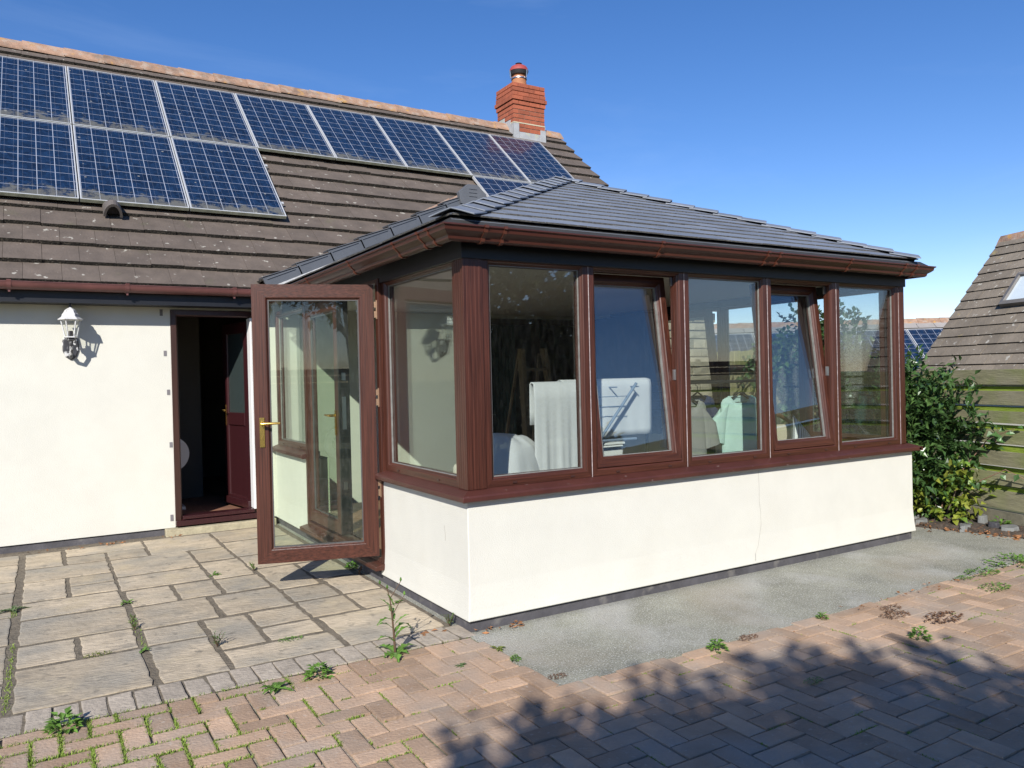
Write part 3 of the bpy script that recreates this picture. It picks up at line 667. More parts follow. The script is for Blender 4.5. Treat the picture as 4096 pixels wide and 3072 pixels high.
# ================================================================== SOLAR PANELS
PW, PH = 1.012, 1.665
cellM = bpy.data.materials.new('blue polycrystalline cells'); cellM.use_nodes = True
def cells():
    nt = cellM.node_tree; N = nt.nodes; Lk = nt.links; P = N['Principled BSDF']
    tc = N.new('ShaderNodeTexCoord'); sx = N.new('ShaderNodeSeparateXYZ'); Lk.new(tc.outputs['Object'], sx.inputs[0])
    def M2(op, a, b=None, c=None):
        n = N.new('ShaderNodeMath'); n.operation = op
        for i, v in enumerate((a, b, c)):
            if v is None: continue
            if isinstance(v, (int, float)): n.inputs[i].default_value = v
            else: Lk.new(v, n.inputs[i])
        return n.outputs[0]
    def line(src, period, off, wd):
        t = M2('MODULO', M2('ADD', src, off), period); t = M2('ABSOLUTE', M2('SUBTRACT', t, period / 2)); return M2('GREATER_THAN', t, period / 2 - wd)
    gx = line(sx.outputs[0], .159, .159 * 10 - .021, .0032); gy = line(sx.outputs[1], .1606, .1606 * 10 - .022, .0026)
    bus = line(sx.outputs[0], .0795, .0795 * 10 + .0395 - .021 + .159 * 0, .0008)
    grid = M2('MAXIMUM', gx, gy)
    vo = N.new('ShaderNodeTexVoronoi'); vo.inputs['Scale'].default_value = 28; Lk.new(tc.outputs['Object'], vo.inputs['Vector'])
    oi = N.new('ShaderNodeObjectInfo')
    nz = N.new('ShaderNodeTexNoise'); nz.inputs['Scale'].default_value = 3.5; nz.inputs['Detail'].default_value = 5
    ad = N.new('ShaderNodeVectorMath'); ad.operation = 'ADD'; Lk.new(tc.outputs['Object'], ad.inputs[0])
    sc = N.new('ShaderNodeVectorMath'); sc.operation = 'SCALE'; sc.inputs[0].default_value = (37, 11, 5); Lk.new(oi.outputs['Random'], sc.inputs['Scale']); Lk.new(sc.outputs[0], ad.inputs[1])
    Lk.new(ad.outputs[0], nz.inputs['Vector'])
    sv = N.new('ShaderNodeSeparateColor'); Lk.new(vo.outputs['Color'], sv.inputs[0])
    t = M2('MULTIPLY_ADD', sv.outputs[0], .55, M2('MULTIPLY', nz.outputs['Fac'], .9))
    cr = N.new('ShaderNodeValToRGB'); cr.color_ramp.elements[0].position = .35; cr.color_ramp.elements[0].color = (.004, .009, .022, 1)
    cr.color_ramp.elements[1].position = 1.0; cr.color_ramp.elements[1].color = (.009, .026, .066, 1); Lk.new(t, cr.inputs[0])
    m1 = N.new('ShaderNodeMix'); m1.data_type = 'RGBA'; Lk.new(M2('MULTIPLY', grid, .9), m1.inputs[0]); Lk.new(cr.outputs[0], m1.inputs[6]); m1.inputs[7].default_value = (.36, .39, .46, 1)
    m0 = N.new('ShaderNodeMix'); m0.data_type = 'RGBA'; Lk.new(M2('MULTIPLY', bus, .28), m0.inputs[0]); Lk.new(m1.outputs[2], m0.inputs[6]); m0.inputs[7].default_value = (.35, .37, .42, 1)
    # dried dirt creeping up from the lower edge and bird marks
    n2 = N.new('ShaderNodeTexNoise'); n2.inputs['Scale'].default_value = 9; n2.inputs['Detail'].default_value = 7; n2.inputs['Roughness'].default_value = .7; Lk.new(ad.outputs[0], n2.inputs['Vector'])
    lowr = N.new('ShaderNodeMapRange'); lowr.inputs[1].default_value = .0; lowr.inputs[2].default_value = .42; lowr.inputs[3].default_value = .30; lowr.inputs[4].default_value = -.12; Lk.new(sx.outputs[1], lowr.inputs[0])
    dirt = N.new('ShaderNodeMapRange'); dirt.inputs[1].default_value = .62; dirt.inputs[2].default_value = .74; dirt.inputs[4].default_value = .62; Lk.new(M2('ADD', n2.outputs['Fac'], lowr.outputs[0]), dirt.inputs[0])
    m2 = N.new('ShaderNodeMix'); m2.data_type = 'RGBA'; Lk.new(dirt.outputs[0], m2.inputs[0]); Lk.new(m0.outputs[2], m2.inputs[6]); m2.inputs[7].default_value = (.17, .16, .12, 1)
    v2 = N.new('ShaderNodeTexVoronoi'); v2.inputs['Scale'].default_value = 5.5; Lk.new(ad.outputs[0], v2.inputs['Vector'])
    sp_ = M2('LESS_THAN', v2.outputs['Distance'], M2('MULTIPLY', n2.outputs['Fac'], .13))
    m3 = N.new('ShaderNodeMix'); m3.data_type = 'RGBA'; Lk.new(M2('MULTIPLY', sp_, .55), m3.inputs[0]); Lk.new(m2.outputs[2], m3.inputs[6]); m3.inputs[7].default_value = (.36, .35, .30, 1)
    Lk.new(m3.outputs[2], P.inputs['Base Color'])
    P.inputs['Roughness'].default_value = .35; P.inputs['Specular IOR Level'].default_value = .4
    P.inputs['Coat Weight'].default_value = .5; P.inputs['Coat Roughness'].default_value = .08
cells()
def panel_master():
    root = bpy.data.objects.new('solar_panel', None); COL.objects.link(root)
    mb = MB(); I = lambda u, d, z: (u, z, d)
    mb.ring(.004, PW - .008, .004, PH - .008, [(0, .002), (.012, .002), (.012, -.036), (0, -.036)], I, 0, 0)
    mb.box(.005, PW - .009, .0005, .0035, -.034, -.002, 1)
    fr = mb.build('frame', [alu, aluDirty], root)
    mb = MB(); mb.box(.0165, PW - .0205, .0165, PH - .0205, -.03, -.003); mb.build('cell_sheet', cellM, root)
    return root
pan = panel_master(); s0 = 4.6025; off = .10
rot = Matrix(((1, 0, 0), (0, CP, SP), (0, -SP, CP))).transposed()
def put(o, i, row):
    s = s0 - PH - (PH + .01) * row
    o.rotation_mode = 'XYZ'; o.rotation_euler = (PHI, 0, 0)
    o.location = (-1.6501 + PW * i, 3.983 + s * CP - off * SP, 2.367 + s * SP + off * CP)
spots_ = [(-1, 0, 'solar panel at the left end of the upper row, cut off by the frame edge'), (0, 0, 'second solar panel from the left in the upper row on the tiled roof'),
          (1, 0, 'third solar panel from the left in the upper row, above the last lower left panel'), (2, 0, 'upper row solar panel just right of the lower left block, bare tiles under it'),
          (3, 0, 'upper row solar panel fifth from the left, above bare brown tiles'), (4, 0, 'upper row solar panel sixth from the left, two before the chimney end'),
          (5, 0, 'upper row solar panel beside the last one, joined to a half hidden panel below'), (6, 0, 'solar panel at the right end of the upper row below the brick chimney'),
          (-1, 1, 'lower row solar panel at the left end with brown dirt along its lower edge'), (0, 1, 'lower row solar panel directly above the round roof vent'),
          (1, 1, 'lower row solar panel ending the left block, its right edge beside bare tiles'), (5, 1, 'solar panel half hidden behind the grey slate hip roof'), ]
for n_, (i, row, lb) in enumerate(spots_):
    if n_ == 0: o = pan
    else:
        o = pan.copy(); COL.objects.link(o)
        for c in list(pan.children):
            d = c.copy(); COL.objects.link(d); d.parent = o
    put(o, i, row); tag(o, lb, 'solar panel', 'solar panels on the bungalow roof')
# mounting rails that stick out beside the panels
rl = MB()
def rpt(x, s, n): return Vector((x, 3.983 + s * CP - n * SP, 2.367 + s * SP + n * CP))
for (x0, x1, s) in ((-2.66, .42, s0 - PH - .4), (-2.66, .42, s0 - PH * 2 + .35), (3.35, 5.5, s0 - PH - .4)):
    rl.nxt(); rl.prism([rpt(x0, s, .03), rpt(x0, s + .04, .03), rpt(x0, s + .04, .062), rpt(x0, s, .062)], [rpt(x1, s, .03), rpt(x1, s + .04, .03), rpt(x1, s + .04, .062), rpt(x1, s, .062)])
rl.build('panel_rail', alu, house)

# ================================================================== WALL LANTERN
lx, lz = -1.785, 1.86
lan = thing('wall_lantern', 'silver and black coach lantern fixed on the cream house wall', 'wall lamp', (lx, D, lz - .1))
mb = MB()
outl = [(-.045, -.165), (0, -.2), (.045, -.165), (.066, -.11), (.066, -.02), (.05, .02), (-.05, .02), (-.066, -.02), (-.066, -.11)]
mb.prism([(lx + p[0], D, lz + p[1]) for p in outl], [(lx + p[0] * .85, D - .02, lz + p[1] * .9 - .006) for p in outl])
mb.build('backplate', lampDark, lan, bevel=.004)
ly = D - .165
mb = MB(); mb.tube([(lx, D - .015, lz - .14), (lx, D - .07, lz - .165), (lx, D - .13, lz - .135), (lx, ly, lz - .06), (lx, ly, lz - .015)], [.02, .016, .014, .014, .02], 10)
mb.lathe((lx, ly, lz - .03), [(.02, 0), (.035, .012), (.03, .025), (.05, .035)], n=6); mb.build('arm', lampDark, lan, smooth=True, angle=40)
mb = MB()
hexp = lambda r, z: [(lx + r * math.cos(math.pi / 3 * k), ly + r * math.sin(math.pi / 3 * k), lz + z) for k in range(6)]
b0, t0 = hexp(.046, .008), hexp(.076, .158)
for k in range(6): mb.tube([b0[k], t0[k]], .0055, 6)
for rr, z_ in ((.05, .004), (.078, .158)):
    q = hexp(rr, z_); mb.tube(q + [q[0], q[1]], .006, 6)
mb.build('cage', lampAlu, lan)
mb = MB()
b1, t1 = hexp(.044, .008), hexp(.073, .156)
for k in range(6): mb.quad(b1[k], b1[(k + 1) % 6], t1[(k + 1) % 6], t1[k])
mb.build('pane', glass_mat('lantern glass', f0=.06, tint=(.95, .96, .94)), lan)
mb = MB(); mb.lathe((lx, ly, lz + .155), [(.098, 0), (.1, .006), (.07, .028), (.066, .05), (.055, .062), (.045, .085), (.022, .103), (.014, .106), (.014, .114)], n=6)
cap = mb.build('cap', lampAlu, lan, bevel=.002)
mb = MB(); mb.lathe((lx, ly, lz + .266), [(.014, 0), (.018, .008), (.008, .014), (.014, .022), (.012, .032), (.003, .038)], n=12); mb.build('finial', lampDark, lan, smooth=True)
mb = MB(); mb.lathe((lx, ly, lz + .01), [(.018, 0), (.018, .045), (.014, .05)], n=12); mb.build('lamp_holder', mat('dark bulb holder', (.06, .05, .05)), lan)

# ================================================================== GROUND
gnd = MB(); gnd.quad((-400, -400, -.07), (400, -400, -.07), (400, 400, -.07), (-400, 400, -.07))
kind(gnd.build('ground', mat('dry earth and grass', (.10, .11, .05), rough=1, var=.4, scale=.7)), 'structure')
# patio
slabs = [(-2.16, .2, -1.60, .80), (-2.16, .84, -1.90, 1.22), (-1.86, .84, -1.60, 1.22), (-2.16, 1.25, -1.60, 1.76), (-2.16, 1.80, -1.60, 2.22), (-2.16, 2.25, -1.91, 2.84), (-1.87, 2.25, -1.60, 2.53), (-1.87, 2.56, -1.60, 2.84),
 (-2.16, 2.87, -1.60, 3.33), (-2.16, 3.36, -1.91, 3.98), (-1.87, 3.36, -1.60, 3.66), (-1.87, 3.69, -1.28, 4.02), (-1.55, .2, -1.255, .80), (-1.55, .83, -1.255, 1.135), (-1.215, .2, -.66, .50), (-1.215, .53, -.99, 1.135), (-.955, .53, -.67, .785), (-.955, .81, -.67, 1.135),
 (-1.55, 1.165, -1.12, 1.68), (-1.075, 1.17, -.67, 1.66), (-1.55, 1.71, -1.28, 2.16), (-1.245, 1.71, -1.0, 2.13), (-.965, 1.70, -.68, 2.11), (-1.57, 2.19, -1.0, 2.62), (-.965, 2.15, -.69, 2.76), (-1.57, 2.65, -1.0, 3.30), (-.965, 2.80, -.70, 3.28), (-1.57, 3.33, -1.29, 3.66), (-1.255, 3.32, -.70, 4.02),
 (-.665, 3.50, -.08, 4.02), (-.665, 2.82, -.08, 3.46), (-.665, 2.30, -.08, 2.79), (-.645, 1.58, -.37, 2.26), (-.335, 1.70, -.07, 2.26), (-.635, 1.21, -.345, 1.55), (-.31, 1.21, -.06, 1.66), (-.635, .81, -.345, 1.18), (-.31, .80, -.06, 1.18), (-.615, .2, -.06, .775),
 (-2.78, .2, -2.22, .62), (-2.78, .65, -2.22, 1.28), (-2.78, 1.31, -2.45, 1.9), (-2.42, 1.31, -2.22, 1.9), (-2.78, 1.93, -2.22, 2.6), (-2.78, 2.63, -2.22, 2.95), (-2.78, 2.98, -2.22, 3.6), (-2.78, 3.63, -2.22, 4.02),
 (-3.4, .2, -2.82, .8), (-3.4, .83, -2.82, 1.5), (-3.4, 1.53, -2.82, 2.2), (-3.4, 2.23, -2.82, 3.0), (-3.4, 3.03, -2.82, 4.02)]
def stone(mb, x0, y0, x1, y1, top, dep, jit, rag, m=0, seg=.09):
    """riven slab: irregular outline, rounded edge"""
    pts = []
    def edge(a, b):
        n = max(2, int((Vector(b) - Vector(a)).length / seg)); return [(a[0] + (b[0] - a[0]) * i / n, a[1] + (b[1] - a[1]) * i / n) for i in range(n)]
    c = [(x0, y0), (x1, y0), (x1, y1), (x0, y1)]
    for i in range(4): pts += edge(c[i], c[(i + 1) % 4])
    cx, cy = (x0 + x1) / 2, (y0 + y1) / 2; tz = R.uniform(-jit, jit); ta, tb = R.uniform(-jit, jit), R.uniform(-jit, jit)
    pts = [(p[0] + R.uniform(-rag, rag), p[1] + R.uniform(-rag, rag)) for p in pts]
    zf = lambda p: top + tz + ta * (p[0] - cx) / (x1 - x0) + tb * (p[1] - cy) / (y1 - y0)
    def shr(p, k):
        dx, dy = p[0] - cx, p[1] - cy; return (cx + dx * (1 - k / max(.03, abs(x1 - x0) / 2)), cy + dy * (1 - k / max(.03, abs(y1 - y0) / 2)))
    rings = [[(p[0], p[1], top - dep) for p in pts], [(p[0], p[1], zf(p) - .0012) for p in pts], [(*shr(p, .007), zf(p)) for p in pts]]
    n = len(pts); b = len(mb.v); mb.v += rings[0] + rings[1] + rings[2]
    for k in range(2):
        for i in range(n):
            j = (i + 1) % n; mb.f.append([b + k * n + i, b + k * n + j, b + (k + 1) * n + j, b + (k + 1) * n + i]); mb.m.append(m)
    mb.f.append([b + 2 * n + i for i in range(n)]); mb.m.append(m)
mb = MB()
for s_ in slabs: stone(mb, s_[0] - .002, s_[1] + .007, s_[2] + .002, s_[3] - .007, .003, .03, .0022, .006, seg=.06)
x = -3.4
while x < -.03:
    stone(mb, x + .004, -.045, x + .099, .178, .003, .03, .004, .003, 1, seg=.05); x += .107
slabM = mat('buff riven paving slab', (.43, .36, .265), rough=.92, var=.22, scale=5, bump=.9, bscale=22, island=.17, stretch=(1, 2.2, 1), spec=.25,
            spots=(((.29, .27, .23), 2.0, .44, .64, .8), ((.16, .145, .12), 13, .60, .70, .6), ((.48, .40, .27), 3.5, .55, .7, .6), ((.20, .18, .15), 5, .6, .75, .6)))
soldierM = mat('grey buff edging sett', (.36, .31, .25), rough=.9, var=.22, scale=12, bump=.6, bscale=50, island=.12)
kind(mb.build('patio', [slabM, soldierM], None, recalc=True), 'structure')
jointM = mat('grey mortar joint', (.15, .125, .092), rough=1, var=.35, scale=18, bump=1, bscale=55)
mb = MB(); mb.quad((-3.6, -.05, -.0025), (.03, -.05, -.0025), (.03, D + .1, -.0025), (-3.6, D + .1, -.0025)); kind(mb.build('patio_mortar_bed', jointM), 'structure')
# herringbone brick paving
def in_conc(x, y): return x > -.03 and y > -.905 + max(0, x - 4.3) * .62 and x < 4.9
mb = MB(); tufts = []
br = .1045
for i in range(-22, 62):
    for j in range(-44, 2):
        v = (i - j) % 4
        if v == 0: x0, y0, x1, y1 = i * br, j * br - .05, (i + 2) * br, (j + 1) * br - .05
        elif v == 2: x0, y0, x1, y1 = i * br, (j - 1) * br - .05, (i + 1) * br, (j + 1) * br - .05
        else: continue
        y1 = min(y1, -.052); cxm_, cym_ = (x0 + x1) / 2, (y0 + y1) / 2
        if y1 - y0 < .02: continue
        if in_conc(cxm_, cym_):
            # cut bricks against the concrete edge
            if y0 < -.93: y1 = -.907
            elif x0 < -.05: x1 = -.03
            else: continue
        if x0 > 5.2 or x1 < -2.9 or y0 < -4.4: continue
        g = .0045 if cxm_ > -.8 else .0065
        j1, j2 = R.uniform(-.0018, .0018), R.uniform(-.0018, .0018)
        stone(mb, x0 + g + j1, y0 + g + j2, x1 - g + j1, y1 - g + j2, 0, .02, .0028, .0012, seg=.25)
        tufts.append((x0, y0, x1, y1))
brickM = mat('worn red block paver', (.41, .285, .197), rough=.95, var=.14, scale=7, bump=.45, bscale=70, island=.24, spec=.25,
             spots=(((.34, .295, .25), 2.1, .46, .66, .75), ((.50, .45, .39), 40, .62, .7, .4), ((.27, .23, .205), .8, .55, .75, .4), ((.45, .33, .235), 1.3, .56, .7, .5)))
kind(mb.build('brick_paving', brickM), 'structure')
mossBase = mat('joint sand with moss', (.34, .285, .225), rough=1, var=.3, scale=20, bump=1, bscale=80, spots=(((.055, .095, .02), 1.6, .42, .62, .8),))
mb = MB(); mb.quad((-3.2, -4.6, -.010), (6, -4.6, -.010), (6, -.045, -.010), (-3.2, -.045, -.010)); kind(mb.build('paving_joint_sand', mossBase), 'structure')
# concrete apron round the front and right of the conservatory
mb = MB()
cpts = []
for i in range(40): cpts.append((-.022 + R.uniform(-.008, .008) + i * 4.3 / 40, -.905 + R.uniform(-.007, .007)))
cpts += [(4.5, -.74), (4.85, -.56), (4.86, -.4), (4.76, -.05), (4.66, .25), (4.62, .8), (4.62, 4.1), (-.02, 4.1)]
mb.prism([(p[0], p[1], -.04) for p in cpts], [(p[0], p[1], -.001) for p in cpts])
concM = mat('weathered exposed concrete', (.255, .253, .205), rough=.95, var=.30, scale=2.2, bump=1.0, bscale=110, detail=8,
            spots=(((.55, .55, .52), 105, .58, .64, .7), ((.43, .425, .40), 1.7, .50, .66, .65), ((.12, .12, .10), 85, .60, .67, .6), ((.30, .26, .19), .9, .55, .7, .5), ((.60, .60, .57), 130, .60, .65, .7)))
kind(mb.build('concrete_path', concM), 'structure')

# ------------------------------------------------------------------ foliage helpers
def leafquad(mb, p, d, up, ln, wd, m=0, fold=.25):
    """one folded leaf: base p, direction d"""
    side = d.cross(up).normalized(); nrm = side.cross(d).normalized()
    a = p; b = p + d * ln * .45 + side * wd * .5 + nrm * wd * fold; c = p + d * ln - nrm * ln * .12; e = p + d * ln * .45 - side * wd * .5 + nrm * wd * fold; mid = p + d * ln * .5
    k = len(mb.v); mb.v += [tuple(a), tuple(b), tuple(c), tuple(e), tuple(mid)]
    mb.f += [[k, k + 1, k + 4], [k + 1, k + 2, k + 4], [k, k + 4, k + 3], [k + 3, k + 4, k + 2]]; mb.m += [m] * 4
def rvec():
    while True:
        v = Vector((R.uniform(-1, 1), R.uniform(-1, 1), R.uniform(-1, 1)))
        if .05 < v.length < 1: return v.normalized()
def crown(mb, blobs, n, ln, wd, outw=.6, upw=.3, mats=1, shell=.55):
    """leaves spread through ellipsoid blobs (centre, radii), grouped in twigs"""
    tot = sum(b[1][0] * b[1][1] * b[1][2] for b in blobs)
    for c, r in blobs:
        k = int(n * r[0] * r[1] * r[2] / tot / 7)
        for _ in range(k):
            v = rvec() * (R.random() ** .33 * (1 - shell) + shell * R.random() ** .15)
            p = Vector((c[0] + v.x * r[0], c[1] + v.y * r[1], c[2] + v.z * r[2]))
            tw = (v * outw + Vector((0, 0, upw)) + rvec() * .6).normalized(); m = R.randrange(mats)
            for q in range(7):
                d = (tw + rvec() * .9).normalized(); s = R.uniform(.65, 1.2)
                leafquad(mb, p + tw * (q * ln * .35) + rvec() * ln * .3, d, (rvec() * .6 + Vector((0, 0, 1))).normalized(), ln * s, wd * s, m)
def leafmat(nm, col, rough=.4, trans=.25): return mat(nm, col, rough=rough, var=.25, scale=3, island=.35, trans=trans, spec=.5)
def trunk(mb, pts, r0, r1, n=8): mb.tube(pts, [r0 + (r1 - r0) * i / (len(pts) - 1) for i in range(len(pts))], n)
bark = mat('bark', (.09, .07, .05), rough=.95, var=.3, scale=9, bump=.8)

# moss and tiny grass in the joints of the paving
mb = MB()
for (x0, y0, x1, y1) in tufts:
    cxm_, cym_ = (x0 + x1) / 2, (y0 + y1) / 2
    left = max(0, min(1, (-.55 - cxm_) / 1.1)); pr = .22 + .75 * left
    if cym_ < -2.6 or cxm_ > 4.2: continue
    for ed_ in range(2):
        if R.random() > pr: continue
        hor = ed_ == 0
        t0_, t1_ = sorted((R.random(), R.random())); 
        if R.random() < left: t0_, t1_ = 0, 1
        ln = (x1 - x0) if hor else (y1 - y0)
        nb = int((t1_ - t0_) * ln * (900 if left > .3 else 480)) + 3
        for _ in range(nb):
            t = R.uniform(t0_, t1_); wq = R.gauss(0, .0035 + .003 * left)
            p = Vector((x0 + t * ln, y0 + wq, -.008)) if hor else Vector((x0 + wq, y0 + t * ln, -.008))
            h = R.uniform(.006, .013) * (1 + .5 * left); d = Vector((R.gauss(0, .5), R.gauss(0, .5), 1)).normalized()
            sd = Vector((R.gauss(0, 1), R.gauss(0, 1), 0)).normalized() * R.uniform(.0012, .0026)
            k = len(mb.v); mb.v += [tuple(p - sd), tuple(p + sd), tuple(p + d * h + sd * .5), tuple(p + d * h - sd * .5)]; mb.f.append([k, k + 1, k + 2, k + 3]); mb.m.append(0)
x = -2.9
while x < 0:   # greener line between edging setts and bricks
    for _ in range(26 if x < -1.1 else 6):
        p = Vector((x + R.uniform(0, .1), -.05 + R.gauss(0, .006), -.006)); h = R.uniform(.008, .018); d = Vector((R.gauss(0, .5), R.gauss(0, .5), 1)).normalized(); sd = Vector((R.gauss(0, 1), R.gauss(0, 1), 0)).normalized() * .002
        k = len(mb.v); mb.v += [tuple(p - sd), tuple(p + sd), tuple(p + d * h + sd * .5), tuple(p + d * h - sd * .5)]; mb.f.append([k, k + 1, k + 2, k + 3]); mb.m.append(0)
    x += .1
for (xx, ya, yb, nn_) in ((-2.19, .2, 1.3, 260), (-1.575, .8, 1.3, 60), (-2.205, 1.9, 2.1, 60)):
    for _ in range(nn_):
        p = Vector((xx + R.gauss(0, .008), R.uniform(ya, yb), -.004)); h = R.uniform(.008, .016); d = Vector((R.gauss(0, .5), R.gauss(0, .5), 1)).normalized(); sd = Vector((R.gauss(0, 1), R.gauss(0, 1), 0)).normalized() * .002
        k = len(mb.v); mb.v += [tuple(p - sd), tuple(p + sd), tuple(p + d * h + sd * .5), tuple(p + d * h - sd * .5)]; mb.f.append([k, k + 1, k + 2, k + 3]); mb.m.append(0)
mossM = leafmat('bright joint moss', (.21, .30, .05), rough=.8, trans=.2)
kind(mb.build('joint_moss', mossM, recalc=False), 'stuff', 'short green moss growing in the joints of the brick paving')

# weeds, each a plant of its own
weedM = [leafmat('fresh weed leaf', (.13, .25, .045)), leafmat('grey green weed leaf', (.11, .17, .06)), leafmat('reddish dry sedum', (.16, .085, .045)), leafmat('yellow green leaf', (.16, .20, .03))]
stemM = mat('weed stem', (.10, .06, .035), var=.3)
def strap(mb, p, az, ln, wd, arch, jag=.3, seg=7, m=0, lift=.5):
    prev = None
    for i in range(seg + 1):
        t = i / seg; h = p[2] + ln * (lift * t - arch * t * t); r = ln * t * math.sqrt(max(.05, 1 - lift * lift * .5))
        c = Vector((p[0] + math.cos(az) * r, p[1] + math.sin(az) * r, max(.003, h)))
        ww = wd * math.sin(math.pi * (t * .86 + .1)) ** .8 * (1 + (jag if i % 2 else -jag)); sd = Vector((-math.sin(az), math.cos(az), 0))
        cur = (c + sd * ww / 2 + Vector((0, 0, ww * .15)), c, c - sd * ww / 2 + Vector((0, 0, ww * .15)))
        if prev:
            mb.quad(prev[0], prev[1], cur[1], cur[0], m); mb.quad(prev[1], prev[2], cur[2], cur[1], m)
        prev = cur
def weed(name, x, y, s, kd, label, m=0, cat='weed', group='weeds growing in the paving'):
    mb = MB(); s *= (.74 if kd in ('rosette', 'clump') else .85)
    if kd == 'rosette':
        for k in range(R.randint(9, 13)): strap(mb, (x, y, .003), R.uniform(0, 6.28), s * R.uniform(.6, 1.1), s * .26, R.uniform(.3, .6), .35, lift=R.uniform(.3, .7))
    elif kd == 'clump':
        for k in range(70):
            a = R.uniform(0, 6.28); r = s * R.random() ** .6; z = s * .9 * R.random() * (1 - (r / s) ** 2)
            d = Vector((math.cos(a), math.sin(a), R.uniform(-.1, .8))).normalized()
            leafquad(mb, Vector((x + r * math.cos(a) * .7, y + r * math.sin(a) * .7, .004 + z)), d, Vector((0, 0, 1)), s * R.uniform(.35, .6), s * R.uniform(.25, .4))
    elif kd == 'mat':
        for k in range(110):
            a = R.uniform(0, 6.28); r = s * R.random() ** .5
            d = Vector((math.cos(a + R.gauss(0, .8)), math.sin(a + R.gauss(0, .8)), R.uniform(0, .5))).normalized()
            leafquad(mb, Vector((x + r * math.cos(a) * 1.3, y + r * math.sin(a) * .7, .003 + R.random() * s * .12)), d, Vector((0, 0, 1)), s * R.uniform(.14, .26), s * R.uniform(.10, .17))
    elif kd == 'spray':
        for k in range(7):
            a = R.uniform(0, 6.28); q = Vector((x, y, .0)); dr = Vector((math.cos(a) * .5, math.sin(a) * .5, 1)).normalized()
            mb.tube([q, q + dr * s], [.002, .001], 4, 1)
            for j in range(7): leafquad(mb, q + dr * s * (.2 + .12 * j), (rvec() + dr).normalized(), Vector((0, 0, 1)), s * .28, s * .11)
    o = mb.build(name, [weedM[m], stemM], recalc=False, loc=(x, y, 0))
    return tag(o, label, cat, group)
W = weed
W('weed', -2.215, 2.07, .15, 'rosette', 'broad dark green rosette at the left edge of the patio', 1)
W('weed', -1.575, 1.83, .085, 'rosette', 'small bright rosette on the joint between the upper left slabs')
W('weed', -1.58, 1.36, .055, 'spray', 'small upright weed in the long slab joint just below the bright rosette')
W('weed', -1.585, 1.19, .075, 'spray', 'taller upright weed in the long slab joint, lowest of the pair there')
W('weed', -1.585, .745, .07, 'rosette', 'flat small weed on the long slab joint near the brick edging')
W('moss_tuft', -1.80, .82, .06, 'mat', 'flat mossy tuft between the two small front left slabs', 3)
W('weed', -1.975, -.10, .10, 'clump', 'round leafy green weed beside the brick edging at lower left')
W('weed', -.955, 2.27, .085, 'rosette', 'low weed in the slab joint left of the open glass door')
W('weed', -.67, 2.235, .08, 'spray', 'tufty weed just under the left corner of the open glass door')
W('weed', -1.235, .60, .09, 'spray', 'half dry grey weed between the square front slabs', 1)
W('weed', -.87, .475, .06, 'mat', 'low green patch on the joint of the long front slab')
W('weed', -.91, -.145, .095, 'clump', 'dense flat green clump on the bricks by the edging, right of the spreading dandelion')
W('weed', -1.12, -.19, .13, 'rosette', 'spreading dandelion on the bricks with long jagged leaves', 0)
W('weed', -.09, .80, .06, 'rosette', 'tiny weed close to the plinth left of the conservatory corner')
W('weed', -.035, .19, .09, 'spray', 'small bushy weed against the plinth at the conservatory corner', 1)
W('weed', -.03, 1.86, .075, 'clump', 'green leafy weed in the shade beneath the open glass door')
W('weed', -.06, 1.63, .07, 'spray', 'dry stalky weed under the door threshold end', 2)
W('weed', -.005, -.31, .07, 'rosette', 'pale yellow green tuft on the left edge of the concrete apron', 3)
W('weed', -.008, -.50, .04, 'clump', 'tiny dark green weed on the brick side of the concrete edge')
W('weed', -.27, -.41, .05, 'rosette', 'tiny flat rosette on the bricks in front of the conservatory corner', 1)
W('weed', .04, -.80, .05, 'mat', 'small reddish cushion weed on the bricks at the apron corner', 2)
W('weed', .92, -.965, .075, 'clump', 'round leaved green weed beside the apron edge, nearest the tree shadow')
W('weed', 1.78, -.94, .05, 'clump', 'small bright weed midway along the concrete edge')
W('weed', 1.915, -1.44, .075, 'clump', 'isolated bright green weed on the sunlit bricks at right')
W('weed', 2.32, -1.33, .13, 'mat', 'large reddish sedum patch on the bricks at right', 2)
W('weed', 2.16, -1.14, .09, 'mat', 'smaller reddish sedum patch between sedum and concrete edge', 2)
W('weed', 2.26, -1.05, .07, 'mat', 'dry brown weed tuft hugging the concrete edge', 2)
W('weed', 3.50, -.915, .13, 'mat', 'creeping green mat at the far concrete edge, left of the large patch')
W('weed', 3.96, -.88, .22, 'mat', 'large creeping green patch at the right edge of the photo')
W('weed', 3.26, -.925, .07, 'mat', 'small creeping weed on the far concrete edge, before the green mats')
W('weed', 3.18, -1.16, .11, 'mat', 'flat green weed on the far bricks out from the edge')
W('weed', 1.18, -.93, .06, 'mat', 'dark red brown weed tuft on the concrete edge', 2)
W('weed', .97, -1.51, .05, 'mat', 'small green tuft among the shaded bricks')
W('weed', 4.72, .75, .13, 'clump', 'bright green seedling cluster at the foot of the conservatory end wall', 0, 'weed', 'weeds in the garden bed')
W('weed', 5.12, -.22, .14, 'clump', 'green leafy weed between the slates below the fence', 0, 'weed', 'weeds in the garden bed')
W('weed', 4.98, .02, .10, 'clump', 'yellow green weed among the edging stones', 3, 'weed', 'weeds in the garden bed')
W('weed', 5.16, -.5, .12, 'clump', 'broad leaved weed at the right end of the bed', 1, 'weed', 'weeds in the garden bed')
